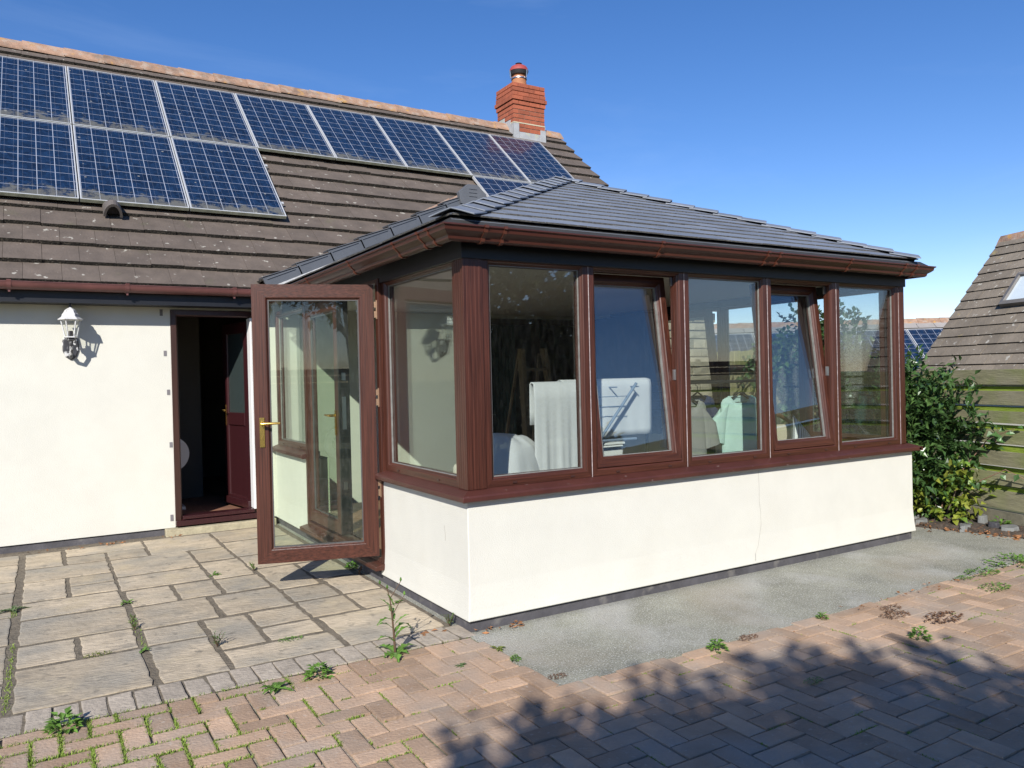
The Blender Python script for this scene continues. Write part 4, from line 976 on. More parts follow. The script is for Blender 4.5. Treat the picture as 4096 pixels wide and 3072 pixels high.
# tall sow thistle by the edging
def thistle(x, y):
    mb = MB()
    st = [Vector((x, y, 0)), Vector((x - .004, y, .10)), Vector((x - .012, y, .2)), Vector((x - .02, y + .005, .29)), Vector((x - .035, y, .34))]
    mb.tube(st, [.007, .006, .0045, .003, .002], 6, 1)
    for (a, b) in ((2, (.055, -.01, .30)), (3, (.045, .01, .37)), (3, (-.075, 0, .375))): mb.tube([st[a], Vector((x + b[0] * .5, y + b[1], b[2] - .03)), Vector((x + b[0], y + b[1], b[2]))], [.003, .002, .002], 5, 1)
    for (h, az, ln, lift, arch) in ((.06, 3.5, .15, .9, .6), (.08, .1, .16, 1.0, .9), (.11, .5, .17, .8, .9), (.12, 3.0, .13, 1.0, .7), (.15, 5.9, .1, .9, .4), (.17, 3.4, .13, .75, .7), (.18, 1.6, .12, 1.1, .7), (.22, 2.7, .1, 1.0, .3), (.25, 3.3, .08, 1.2, .3)):
        strap(mb, (x, y, h), az, ln, .026, arch, .4, m=0, lift=lift)
    for k in range(8): strap(mb, (x, y, .004), R.uniform(0, 6.28), R.uniform(.08, .16), .04, .5, .4, lift=.5)
    for q in ((-.075, 0, .375), (.045, .01, .37), (.055, -.01, .30), (-.035, 0, .345)): mb.lathe((x + q[0], y + q[1], q[2]), [(.003, 0), (.007, .008), (.003, .02)], n=6)
    tag(mb.build('sow_thistle', [weedM[0], stemM], recalc=False, loc=(x, y, 0)), 'tall sow thistle with dark stem growing where edging meets bricks', 'weed')
thistle(-.475, -.06)
# fallen leaves: three heaps one cannot count
leafDry = mat('dry orange brown leaf', (.26, .12, .05), rough=.8, var=.3, scale=20, island=.4, trans=.1)
mb = MB()
def litter(x, y, sx, sy, n, s=.035):
    for _ in range(n):
        a = R.uniform(0, 6.28); leafquad(mb, Vector((x + R.gauss(0, sx), y + R.gauss(0, sy), .006 + R.random() * .02)), Vector((math.cos(a), math.sin(a), R.uniform(-.15, .3))).normalized(), rvec(), s * R.uniform(.6, 1.4), s * R.uniform(.25, .6))
litter(-1.5, 4.0, .08, .03, 28); litter(.26, -.04, .05, .02, 12); litter(.1, -.05, .04, .02, 9); litter(-1.0, 3.98, .1, .02, 5, .03); litter(-.2, .13, .05, .02, 5, .04); litter(-2.0, 4.02, .1, .02, 5, .03)
litter(3.6, -.93, .4, .02, 14, .025); litter(2.9, -.95, .3, .03, 16, .025); litter(1.9, -.95, .4, .03, 12, .02)
litter(4.85, .25, .12, .4, 330, .045); litter(5.05, -.2, .12, .3, 280, .045); litter(4.9, -.3, .1, .2, 90); litter(4.8, .9, .1, .3, 60)
kind(mb.build('leaf_litter', leafDry, recalc=False), 'stuff', 'dry orange brown leaves fallen along the wall foot and garden bed')

# ================================================================== GARDEN BED AND FENCES AT THE RIGHT
AXF = Vector((.27563736, .9612617, 0)); NNF = Vector((.9612617, -.27563736, 0))
def FP(t, d, z): return Vector((5.27, 0, 0)) + AXF * t + NNF * d + Vector((0, 0, z))
mb = MB(); nx, ny = 14, 40; g = []
for j in range(ny + 1):
    for i in range(nx + 1):
        y = -1.6 + 6.2 * j / ny; xa = 4.64 + (0 if y > .3 else (.3 - y) * .28); xb = 5.30 + y * .287
        x = xa + (xb - xa) * i / nx; z = .004 + (.03 * R.random() + .02 if 0 < i else -.02); g.append((x, y, z))
for j in range(ny):
    for i in range(nx): k = j * (nx + 1) + i; mb.add([g[k], g[k + 1], g[k + nx + 2], g[k + nx + 1]], [(0, 1, 2, 3)])
kind(mb.build('garden_bed', mat('dark soil with leaf bits', (.055, .042, .032), rough=1, var=.5, scale=25, bump=1, bscale=60, spots=(((.2, .10, .05), 40, .6, .66, .8),)), smooth=False, recalc=False), 'structure')
stoneM = mat('grey slate stone', (.17, .175, .17), rough=.85, var=.25, scale=12, bump=.5)
darkSt = mat('dark slate stone', (.05, .05, .058), rough=.7, var=.3, scale=12, bump=.5)
for n_, (x, y, sx, sy, h, a, m_, lb) in enumerate([
    (4.87, -.05, .22, .09, .05, .3, 0, 'long grey edging stone in the middle of the bed border'), (4.95, -.37, .17, .11, .06, .1, 0, 'pale grey edging stone nearest the camera in the bed border'),
    (4.78, .30, .18, .07, .045, .2, 0, 'grey edging stone close to the conservatory end wall'), (4.86, .45, .14, .10, .05, -.3, 0, 'flat grey stone further back in the bed'),
    (4.77, .55, .17, .09, .06, .3, 1, 'black slate lump behind the edging stones'), (4.97, .06, .14, .09, .06, -.2, 1, 'black slate in the middle of the bed'),
    (5.0, -.22, .09, .08, .07, .5, 1, 'small black slate beside the pale edging stone'), (5.12, -.06, .10, .06, .09, .1, 0, 'upright grey stone below the fence'), (5.05, -.62, .28, .11, .05, .15, 1, 'wide black slate at the right edge of the photo')]):
    sx *= 1.35; sy *= 1.35; h *= 1.1
    mb = MB(); c_, s_ = math.cos(a), math.sin(a); out = []
    for k in range(9):
        t = 2 * math.pi * k / 9; u, v = sx / 2 * math.cos(t) * R.uniform(.85, 1.15), sy / 2 * math.sin(t) * R.uniform(.85, 1.15); out.append((x + u * c_ - v * s_, y + u * s_ + v * c_))
    mb.prism([(p[0], p[1], 0) for p in out], [(x + (p[0] - x) * .85, y + (p[1] - y) * .85, h + R.uniform(-.01, .01)) for p in out])
    tag(mb.build('edging_stone', [stoneM, darkSt][m_], loc=(x, y, 0), bevel=.006), lb, 'stone', 'stones edging the garden bed')
# horizontal board fence
fenceM = mat('green stained timber board', (.25, .235, .145), rough=.9, var=.25, scale=2.5, stretch=(2, 2, 14), bump=.4, bscale=8, island=.12, spots=(((.17, .22, .045), 1.9, .48, .68, .7), ((.27, .25, .19), 2.6, .55, .7, .4)))
fenceBack = mat('mossy timber board', (.21, .29, .03), rough=.9, var=.3, scale=3, stretch=(2, 2, 14), bump=.4, bscale=8, island=.1)
bf = thing('board_fence', 'green stained fence of horizontal boards with dark gaps behind the bush', 'fence', FP(0, 0, 0))
bz = [(.16, .32), (.37, .485), (.54, .67), (.735, .86), (.915, 1.02), (1.075, 1.20), (1.255, 1.39)]
mb = MB()
for seg_ in range(4):
    t0_, t1_ = -4.2 + seg_ * 1.56, -4.2 + (seg_ + 1) * 1.56 - .006
    for i, (a, b) in enumerate(bz):
        dd = 0 if i % 2 == 0 else .012; tl_ = R.uniform(-.004, .004)
        P = lambda t, d, z: FP(t, d + dd + .001 * i, z + tl_)
        mb.prism([P(t0_, 0, a), P(t0_, .018, a), P(t0_, .018, b), P(t0_, 0, b)], [P(t1_, 0, a), P(t1_, .018, a), P(t1_, .018, b), P(t1_, 0, b)])
mb.build('board', fenceM, bf, bevel=.002)
mb = MB()
for i in range(6):
    a, b = bz[i][1] - .03, bz[i + 1][0] + .006
    P = lambda t, d, z: FP(t, d + .034, z)
    a2, b2 = a - .03, b + .01 - .03
    mb.prism([P(-4.2, 0, a2), P(-4.2, .018, a2), P(-4.2, .018, b2), P(-4.2, 0, b2)], [P(2.04, 0, a2), P(2.04, .018, a2), P(2.04, .018, b2), P(2.04, 0, b2)])
mb.build('back_board', fenceBack, bf)
for t in (-4.2, -2.64, -1.08, .48, 2.04):
    mb = MB(); q = [FP(t - .045, .035, 0), FP(t + .045, .035, 0), FP(t + .045, .1, 0), FP(t - .045, .1, 0)]
    mb.prism(q, [p + Vector((0, 0, 1.36)) for p in q]); mb.build('post', fenceBack, bf)
mb = MB(); mb.prism([FP(-4.2, .0, 0), FP(2.04, .0, 0), FP(2.04, .05, 0), FP(-4.2, .05, 0)], [FP(-4.2, .0, .14), FP(2.04, .0, .14), FP(2.04, .05, .14), FP(-4.2, .05, .14)])
mb.build('gravel_board', mat('concrete gravel board', (.19, .175, .125), rough=.95, var=.25, scale=10, bump=.4), bf)
# vertical board fence further back, seen through the glass
vf = thing('panel_fence', 'pale green fence of upright boards seen through the conservatory windows', 'fence', FP(3.2, 0, 0))
upM = mat('pale green upright board', (.42, .38, .20), rough=.9, var=.25, scale=3, stretch=(12, 12, 1.5), island=.12, spots=(((.25, .27, .08), 1.5, .5, .7, .7),))
mb = MB(); t = 2.1
while t < 6.4:
    h = 1.72 + R.uniform(-.01, .01); q = [FP(t, .1, .05), FP(t + .118, .1, .05), FP(t + .118, .125, .05), FP(t, .125, .05)]; mb.prism(q, [p + Vector((0, 0, h - .05)) for p in q]); t += .125
mb.build('board', upM, vf, bevel=.003)
mb = MB()
for z in (.4, 1.45): mb.nxt(); mb.prism([FP(2.1, .05, z), FP(6.4, .05, z), FP(6.4, .098, z), FP(2.1, .098, z)], [FP(2.1, .05, z + .07), FP(6.4, .05, z + .07), FP(6.4, .098, z + .07), FP(2.1, .098, z + .07)])
mb.build('rail', darkWood, vf)
# stone rubble wall
rub = mat('rubble stone', (.28, .245, .18), rough=.95, var=.3, scale=9, bump=.8, bscale=25, island=.3)
sw = MB(); z = .02
while z < 2.15:
    h = R.uniform(.07, .15); t = 4.22
    while t < XR - .10:
        wd = R.uniform(.16, .42); t1 = min(t + wd, XR - .06 + R.uniform(-.02, .02)); f = R.uniform(.03, .055)
        sw.prism([(t + .008, D - f, z + .007), (t1 - .008, D - f + R.uniform(-.01, .01), z + .007), (t1 - .008, D - .002, z + .007), (t + .008, D - .002, z + .007)],
                 [(t + .008, D - f + .008, z + h - .007), (t1 - .008, D - f + R.uniform(-.01, .015), z + h - .007), (t1 - .008, D - .002, z + h - .007), (t + .008, D - .002, z + h - .007)]); t += wd
    z += h
sw.build('stone_facing', rub, house, bevel=.008)
# ivy over the fence
mb = MB()
for _ in range(1500):
    t = R.gauss(3.0, .45); zt_ = 2.0 - .22 * abs(t - 2.5); z = R.uniform(.5, 1.0) ** 1 * zt_ if R.random() < .75 else R.uniform(.6, 1.3)
    if z < 1.25 and not 2.6 < t < 3.0: continue
    d = Vector((R.gauss(0, .6), R.gauss(0, .6), R.uniform(-1, .1))).normalized()
    leafquad(mb, FP(t, .03 + R.gauss(0, .05), z), d, (-NNF + rvec() * .6).normalized(), R.uniform(.06, .11), R.uniform(.06, .1), 0, fold=.12)
iv = thing('ivy', 'ivy hanging over the fence behind the conservatory, seen through the glass', 'plant', FP(2.7, 0, 0))
mb.build('foliage', leafmat('ivy leaf', (.07, .135, .045)), iv, recalc=False)
mb = MB()
for t in (2.7, 2.85, 3.1): trunk(mb, [FP(t, .06, .0), FP(t + .05, .04, .7), FP(t - .04, .05, 1.5)], .012, .006, 6)
mb.build('stem', bark, iv)
# laurel bush at the end of the conservatory, and its neighbours
def plant(name, label, cat, loc, blobs, n, ln, wd, cols, stems, group=None, shell=.55, upw=.3, rough=.35):
    t = thing(name, label, cat, loc, group); mb = MB(); crown(mb, blobs, n, ln, wd, mats=len(cols), shell=shell, upw=upw)
    mb.build('crown' if 'tree' in name else 'foliage', [leafmat('%s leaf %d' % (name, i), c, rough=rough) for i, c in enumerate(cols)], t, recalc=False)
    mb = MB()
    for st in stems: trunk(mb, st[0], st[1], st[2])
    mb.build('trunk' if 'tree' in name else 'stem', bark, t); return t
plant('laurel_bush', 'dark glossy evergreen bush against the right end of the conservatory', 'bush', (4.9, .75, 0),
      [((4.80, .75, .85), (.36, .50, .50)), ((4.95, .62, .50), (.40, .42, .42)), ((4.72, .95, 1.22), (.20, .32, .34)), ((5.10, .55, 1.12), (.24, .26, .36)), ((4.92, .75, 1.25), (.28, .3, .25)), ((5.05, .9, .8), (.3, .4, .5)), ((5.06, .38, .86), (.22, .28, .40)), ((4.98, .3, 1.22), (.14, .16, .22)), ((5.1, .22, .7), (.18, .2, .3)), ((5.1, .12, .95), (.16, .2, .34)), ((4.72, 1.0, 1.5), (.13, .2, .16))], 7000, .09, .042,
      [(.050, .105, .030), (.036, .080, .024), (.075, .14, .04)], [([(4.9, .75, 0), (4.88, .74, .5), (4.8, .8, 1.2)], .025, .008), ([(4.95, .7, 0), (5.05, .62, .6), (5.1, .55, 1.3)], .02, .006), ([(4.88, .8, 0), (4.75, .9, .7), (4.72, .97, 1.4)], .02, .006)], rough=.28)
plant('yellow_shrub', 'low yellow green shrub in front of the dark bush by the garden bed', 'shrub', (5.02, .28, 0),
      [((4.95, .32, .30), (.16, .20, .20)), ((5.10, .12, .26), (.14, .18, .16)), ((5.0, .2, .14), (.2, .2, .10))], 420, .085, .06, [(.18, .25, .03), (.13, .21, .035), (.23, .26, .04)],
      [([(5.02, .28, 0), (4.98, .3, .25), (4.95, .33, .42)], .008, .004), ([(5.04, .25, 0), (5.09, .15, .3)], .008, .004)], shell=.3)
br_ = thing('bramble', 'thin bramble with round leaves arching in front of the board fence', 'plant', (5.2, .1, 0))
mb = MB(); mb2 = MB()
for st in ([(5.12, .25, .1), (5.12, .1, .5), (5.16, -.1, .78), (5.14, -.33, .88)], [(5.14, .2, .1), (5.13, 0, .38), (5.14, -.25, .52), (5.12, -.5, .42)], [(5.1, .3, .1), (5.08, .2, .55), (5.1, .02, .72)]):
    mb2.tube(st, [.006, .005, .004, .003][:len(st)], 6)
    for _ in range(16):
        k = R.randrange(len(st) - 1); f = R.random(); p = Vector(st[k]).lerp(Vector(st[k + 1]), f)
        leafquad(mb, p + rvec() * .03, (rvec() + Vector((-.5, -.4, -.2))).normalized(), Vector((-.5, -.5, .7)).normalized(), R.uniform(.05, .085), R.uniform(.045, .075))
mb.build('foliage', leafmat('bramble leaf', (.07, .15, .045)), br_, recalc=False); mb2.build('stem', mat('pinkish bramble stem', (.22, .13, .09), var=.3), br_)
plant('garden_shrub', 'leafy shrub behind the far end of the conservatory, seen through the end pane', 'shrub', (5.25, 1.5, 0),
      [((5.15, 1.35, 1.05), (.30, .55, .55)), ((5.32, 1.55, 1.62), (.24, .42, .38)), ((5.15, 1.3, .5), (.25, .5, .5)), ((5.4, 2.0, 1.75), (.2, .3, .35))], 3000, .075, .05, [(.05, .105, .025), (.07, .13, .03), (.035, .075, .02)],
      [([(5.25, 1.5, 0), (5.2, 1.5, .7), (5.3, 1.9, 1.5)], .03, .01), ([(5.2, 1.4, 0), (5.15, 1.3, .6), (5.2, 1.4, 1.3)], .02, .008)])

# ================================================================== NEIGHBOURS
# roof close behind the fence at the right
nb = thing('neighbour_house', 'brown tiled roof of a neighbouring house with skylight behind the board fence', 'house', FP(2, 4, 0))
tE, dE, zE, dR, zR = 3.01, 2.0, 1.30, 3.5, 3.16
Vn = NNF * (dR - dE) + Vector((0, 0, zR - zE)); ln_ = Vn.length
mb = MB(); Lng = 4.6
tiles(mb, FP(tE, dE, zE), -AXF, Vn, [(0, 0), (Lng, 0), (Lng, ln_), (0, ln_)], ln_ / 15, .30, .02, over=.03, wob=.004)
bk_ = FP(tE, dR, zR); 
mb.prism([FP(tE, dR, zR), FP(tE - Lng, dR, zR), FP(tE - Lng, 2 * dR - dE, zE), FP(tE, 2 * dR - dE, zE)], [FP(tE, dR, zR - .04), FP(tE - Lng, dR, zR - .04), FP(tE - Lng, 2 * dR - dE, zE - .04), FP(tE, 2 * dR - dE, zE - .04)])
mb.prism([FP(tE, dE, zE - .03), FP(tE - Lng, dE, zE - .03), FP(tE - Lng, dR, zR - .03), FP(tE, dR, zR - .03)], [FP(tE, dE, zE - .005), FP(tE - Lng, dE, zE - .005), FP(tE - Lng, dR, zR - .005), FP(tE, dR, zR - .005)])
tile2 = mat('lichen spotted brown tile', (.19, .16, .125), rough=.95, var=.2, scale=4, bump=.5, bscale=40, island=.12, spots=(((.46, .45, .40), 16, .64, .69, .7), ((.12, .10, .08), 1.5, .5, .7, .5), ((.36, .28, .10), 5, .68, .74, .5)))
nr = mb.build('roof', [tile2, tileEdgeM], nb)
mb = MB(); caps(mb, FP(tE - Lng, dR, zR + .02), FP(tE + .02, dR, zR + .02), -Vn.normalized(), (NNF * (dR - dE) - Vector((0, 0, zR - zE))).normalized(), .42, .13, .018, .01, crown=.03); mb.build('ridge_tile', ridgeM, nr)
mb = MB(); g0 = [FP(tE - .12, dE + .25, 0), FP(tE - .12, 2 * dR - dE - .25, 0), FP(tE - Lng + .1, 2 * dR - dE - .25, 0), FP(tE - Lng + .1, dE + .25, 0)]
mb.prism(g0, [p + Vector((0, 0, zE + .1)) for p in g0])
mb.prism([FP(tE - .12, dE + .25, zE + .1), FP(tE - .12, 2 * dR - dE - .25, zE + .1), FP(tE - .12, dR, zR - .15)], [FP(tE - .3, dE + .25, zE + .1), FP(tE - .3, 2 * dR - dE - .25, zE + .1), FP(tE - .3, dR, zR - .15)])
mb.build('wall', render_, nb)
Vu = Vn.normalized(); Nn = (-AXF).cross(Vu).normalized()
def NP(t, s, h): return FP(t, dE, zE) + Vu * s + Nn * h
mb = MB(); sk = (tE - .76, tE - 1.54, ln_ * .45, ln_ * .67)
I2 = lambda u, d, z: NP(sk[0] - u, sk[2] + z, d)
mb.ring(0, sk[0] - sk[1], 0, sk[3] - sk[2], [(0, .03), (0, .10), (.05, .11), (.055, .085), (.055, .03)], I2, 0, 0)
sf = mb.build('skylight', mat('grey brown skylight frame', (.16, .15, .14), rough=.5), nb)
skp = bpy.data.materials.new('white roof window blind'); 
mb = MB(); mb.box(.055, sk[0] - sk[1] - .055, .06, .075, .055, sk[3] - sk[2] - .055, T=I2); mb.build('pane', mat('pale sky lit blind behind glass', (.6, .68, .72), rough=.12, var=.04, coat=1), sf)
# further roof with panels
fh = thing('far_house', 'distant grey tiled roof with blue solar panels between conservatory and neighbour roof', 'house', (12, 8, 0))
p0 = Vector((8.4, 9.4, 0)); p1 = Vector((16.2, 3.9, 0)); ax2 = (p1 - p0).normalized(); nn2 = Vector((ax2.y, -ax2.x, 0))
if nn2.y > 0: nn2 = -nn2
mb = MB(); c0 = p0 + nn2 * 2.2 + Vector((0, 0, .75)); Vv = -nn2 * 2.2 + Vector((0, 0, 2.38 - .75)); ln2 = Vv.length
tiles(mb, c0, ax2, Vv, [(0, 0), ((p1 - p0).length, 0), ((p1 - p0).length, ln2), (0, ln2)], ln2 / 9, .35, .02, over=.03)
fr_ = mb.build('roof', [mat('pale grey far tile', (.26, .24, .225), rough=.9, var=.12, scale=3, island=.1), tileEdgeM], fh)
mb = MB(); caps(mb, p0 + Vector((0, 0, 2.39)), p1 + Vector((0, 0, 2.39)), -Vv.normalized(), (nn2 * -2.2 - Vector((0, 0, 1.6))).normalized(), .45, .14, .02, .01, crown=.03); mb.build('ridge_tile', ridgeM, fr_)
mb = MB(); q = [p0 + nn2 * 1.9, p1 + nn2 * 1.9, p1 - nn2 * 2, p0 - nn2 * 2]; mb.prism([(p.x, p.y, 0) for p in q], [(p.x, p.y, .9) for p in q])
mb.build('wall', render_, fh)
Uf, Vf2 = ax2, Vv.normalized(); Nf = Uf.cross(Vf2).normalized(); 
rm = Matrix((Uf, Vf2, Nf)).transposed().to_4x4()
far_l = ['far roof solar panel glimpsed through the tilted front window', 'far roof solar panel behind the ivy seen through glass', 'far roof solar panel seen through the end pane of the conservatory', 'far roof solar panel just left of the conservatory end post', 'far roof solar panel beside the end post in open view', 'far roof solar panel next to the neighbour roof verge', 'far roof solar panel mostly covered by the neighbour roof verge']
for i in range(7):
    o = pan.copy(); COL.objects.link(o)
    for c in list(pan.children):
        d = c.copy(); COL.objects.link(d); d.parent = o
    M_ = rm.copy(); M_.translation = c0 + Uf * (1.9 + i * 1.02) + Vf2 * (ln2 - .45 - PH) + Nf * .12
    o.rotation_euler = M_.to_euler(); o.location = M_.translation
    tag(o, far_l[i], 'solar panel', 'solar panels on the far roof')

# ================================================================== BEHIND THE CAMERA: tree that throws the shadow, hedge trees and fence in the reflections
ta = thing('shade_tree', 'broad leafy tree behind the viewer that shades the brick paving at lower right', 'tree', (-3.0, -8.2, 0), )
mb = MB()
blA = []
for (gx, gy, h, rx, ry, rz) in ((-.55, -1.75, 3.4, .45, .4, .22), (.05, -1.75, 3.7, .5, .38, .2), (.75, -1.95, 3.9, .5, .4, .22), (1.2, -2.15, 3.6, .45, .4, .22), (-.55, -2.2, 3.3, .7, .5, .3), (.3, -2.5, 4.0, .9, .6, .35), (.95, -3.1, 4.1, .8, .6, .35), (.5, -3.2, 4.4, 1.3, .5, .4), (1.5, -3.7, 4.0, .5, .5, .3),
                              (-.4, -3.3, 3.6, 1.0, .8, .6), (1.0, -3.9, 4.6, 1.4, 1.1, .7), (2.1, -4.7, 4.0, .8, .7, .5), (.2, -4.6, 3.4, 1.2, 1.0, .6), (2.2, -4.6, 4.6, 1.2, 1.0, .7), (-.2, -6.0, 5.0, 1.8, 1.4, 1.0), (2.0, -6.4, 5.4, 1.8, 1.4, 1.1), (3.6, -5.0, 4.6, 1.3, 1.1, .8), (1.0, -7.6, 6.0, 2.0, 1.6, 1.2)):
    blA.append(((gx - 1.05 * h, gy - 1.25 * h, h), (rx, ry, rz)))
crown(mb, blA[:8], 13500, .12, .065, mats=2, shell=.15); crown(mb, blA[8:], 25000, .17, .09, mats=2, shell=.2)
mb.build('crown', [leafmat('shade tree leaf', (.05, .085, .02)), leafmat('shade tree leaf light', (.075, .11, .028))], ta, recalc=False)
mb = MB(); trunk(mb, [(-3.0, -8.6, 0), (-3.0, -8.55, 1.4), (-3.1, -8.4, 2.6), (-3.2, -8.2, 4.2)], .17, .06, 10)
for q in ((-4.6, -7.5, 4.2), (-1.6, -7.9, 3.8), (-2.4, -7.4, 3.3), (-3.0, -8.4, 5.2)): trunk(mb, [(-3.05, -8.5, 2.2), ((-3.05 + q[0]) / 2, (-8.5 + q[1]) / 2, (2.6 + q[2]) / 2 - .2), q], .07, .02, 7)
mb.build('trunk', bark, ta)
plant('olive_tree', 'round olive green tree reflected in the corner window pane', 'tree', (5.6, -8.6, 0), [((5.5, -8.4, 2.3), (1.5, 1.1, 1.15)), ((4.6, -8.6, 1.9), (.9, .8, .8)), ((6.4, -8.5, 1.9), (.9, .8, .8)), ((5.4, -8.3, 1.2), (1.6, .8, .8)), ((7.4, -8.8, 1.3), (1.0, .8, .9)), ((3.6, -8.9, 1.1), (.9, .7, .8))], 15000, .19, .11, [(.10, .105, .04), (.13, .135, .055)], [([(5.6, -8.6, 0), (5.55, -8.5, 1.2), (5.5, -8.4, 2.6)], .12, .04)], rough=.6)
hf = thing('hedge_fence', 'dark timber fence behind the viewer reflected in the front windows', 'fence', (4, -10.2, 0))
mb = MB()
for i in range(11): mb.box(-9, 16, -10.2 - .01 * (i % 2), -10.18 - .01 * (i % 2), .05 + i * .15, .19 + i * .15)
mb.build('board', mat('weathered dark board', (.06, .045, .035), rough=.9, var=.3, scale=2, stretch=(1, 1, 10), island=.2), hf)
for i in range(14):
    mb = MB(); mb.box(-9 + i * 1.9, -8.9 + i * 1.9, -10.3, -10.215, 0, 1.75); mb.build('post', darkWood, hf)

# ================================================================== THINGS INSIDE THE CONSERVATORY
FZ = .128
def cloth_loft(mb, rows, n=28, fold=.012, freq=6, ph=0, m=0, close=True):
    """rows: (centre, half width vector, half depth vector)"""
    b = len(mb.v)
    for i, (c, hw, hd) in enumerate(rows):
        for k in range(n):
            a = 2 * math.pi * k / n; f = 1 + fold * math.sin(freq * a + ph + i * .25) * i / max(1, len(rows) - 1) * 6
            mb.v.append(tuple(Vector(c) + Vector(hw) * (math.copysign(abs(math.cos(a)) ** .8, math.cos(a))) + Vector(hd) * math.sin(a) * f))
    for i in range(len(rows) - 1):
        for k in range(n):
            k2 = (k + 1) % n; mb.f.append([b + i * n + k, b + i * n + k2, b + (i + 1) * n + k2, b + (i + 1) * n + k]); mb.m.append(m)
def shirt(x, y, yaw, ztop, wid, length, col, label, name='t_shirt', long=False):
    U = Vector((math.cos(yaw), math.sin(yaw), 0)); N = Vector((math.sin(yaw), -math.cos(yaw), 0)); C = Vector((x, y, 0))
    cm = mat('cotton ' + label[:18], col, rough=.9, var=.06, scale=9, bump=.2, bscale=90, trans=.15)
    t = thing(name, label, 'shirt', (x, y, ztop), 'shirts hanging to dry')
    P = lambda u, z, n=0: C + U * u + N * n + Vector((0, 0, z))
    mb = MB(); h = wid / 2; rows = []
    for (w_, dz_, dp_) in ((.60, .0, .024), (.75, -.008, .028), (.9, -.022, .032), (1.0, -.05, .035), (1.0, -.12, .038), (.98, -.25, .042), (.99, -.4, .045), (1.0, -.55, .048), (1.02, -length, .05)):
        rows.append((P(0, ztop + dz_), U * h * w_, N * dp_))
    # the neckline dips at the front
    cloth_loft(mb, rows, n=32, ph=R.random() * 6)
    for i in range(32):
        a = 2 * math.pi * i / 32
        for r in range(3):
            v = Vector(mb.v[r * 32 + i]); k = max(0, math.sin(a)); mb.v[r * 32 + i] = tuple(v - Vector((0, 0, .075 * k * max(0, 1 - abs(math.cos(a)) ** 2 * (1.0 + .55 * r)) * (1.1 - r * .3))))
    mb.build('body', cm, t, smooth=True)
    cb = MB(); cb.tube([Vector(q) for q in mb.v[:32]] + [Vector(mb.v[0])], .006, 6); cb.build('collar', cm, t, smooth=True)
    for sgn in (-1, 1):
        mb = MB(); sl_ = .5 if long else .27
        a0 = P(sgn * h * .86, ztop - .085); a1 = P(sgn * h * 1.10, ztop - .18); a2 = P(sgn * h * 1.28, ztop - .10 - sl_)
        cloth_loft(mb, [(a0, U * .055 + Vector((0, 0, .05 * sgn * -1)), N * .036), (a1, U * .075, N * .034), (a2, U * .085 + Vector((0, 0, .02 * sgn)), N * .03)], n=18, fold=.02)
        mb.build('sleeve', cm, t, smooth=True)
    mb = MB()
    mb.tube([P(-h * .8, ztop - .055), P(-h * .3, ztop + .0), P(0, ztop + .035), P(h * .3, ztop + .0), P(h * .8, ztop - .055)], .007, 6); mb.tube([P(-h * .5, ztop - .05), P(h * .5, ztop - .05)], .006, 6)
    hk = [P(0, ztop + .03), P(0, ztop + .085)] + [P(.018 * math.cos(a), ztop + .1 + .018 * math.sin(a)) for a in (3.6, 2.6, 1.6, .6, -.3)]
    mb.tube(hk, .003, 6); ho = mb.build('clothes_hanger', blackM, None, loc=(x, y, ztop))
    tag(ho, 'black clothes hanger holding the ' + label.split(' on ')[0], 'hanger', 'hangers on the clothes rack')
    return t
shirt(2.94, .72, rad(-12), 1.22, .36, .62, (.55, .76, .69), 'mint green t-shirt on a hanger, sunlit nearest the glass')
shirt(2.76, 1.02, rad(-12), 1.225, .33, .62, (.03, .045, .11), 'navy blue shirt on a hanger, behind the mint one')
shirt(3.22, .94, rad(-12), 1.21, .32, .62, (.10, .30, .29), 'teal shirt on a hanger, tucked behind the mint one')
shirt(2.36, .70, rad(-8), 1.205, .31, .62, (.33, .33, .31), 'grey t-shirt on a hanger, left of the mint one')
cr_ck = thing('clothes_rack', 'black clothes rack holding the hanging shirts behind the middle pane', 'clothes rack', (2.6, 1.0, FZ))
mb = MB()
for (y, z) in ((.72, 1.345), (.90, 1.345)): mb.nxt(); mb.tube([(1.95, y + .02, z), (3.35, y - .05, z)], .011, 8)
for z in (1.05, 1.12, 1.19, 1.26): mb.nxt(); mb.tube([(1.95, 1.3, z), (3.25, 1.25, z)], .006, 6)
mb.nxt(); mb.tube([(1.95, 1.3, 1.345), (3.3, 1.25, 1.345)], .011, 8)
mb.build('rail', blackM, cr_ck)
for (x, y) in ((1.95, .74), (1.95, 1.3), (3.32, .68), (3.28, 1.25)):
    mb = MB(); mb.tube([(x, y, FZ), (x, y, 1.345)], .012, 8); mb.build('leg', blackM, cr_ck)
# drying airer with white sheets
ai = thing('drying_airer', 'blue grey folding airer with crossed legs under the white sheets', 'clothes airer', (1.3, .7, FZ))
airM = mat('blue grey steel tube', (.20, .25, .33), rough=.4, var=.1)
mb = MB()
for y in (.53, .66):
    mb.nxt()
    mb.tube([(.9, y, 1.36), (1.72, y, .45)], .011, 8); mb.tube([(1.68, y, 1.36), (.88, y, .45)], .011, 8)
    mb.tube([(.88, y, .45), (.88, y, FZ)], .011, 8); mb.tube([(1.72, y, .45), (1.72, y, FZ)], .011, 8)
mb.build('leg', airM, ai)
mb = MB()
for k in range(5): mb.nxt(); mb.tube([(.9 + k * .2, .53, 1.335), (.9 + k * .2, .66, 1.335)], .005, 6)
for z in (1.2, 1.27): mb.nxt(); mb.tube([(1.22, .52, z), (1.58, .52, z)], .003, 6)
mb.nxt(); mb.tube([(1.2, .52, .96), (1.66, .52, .96)], .01, 8); mb.build('rail', airM, ai)
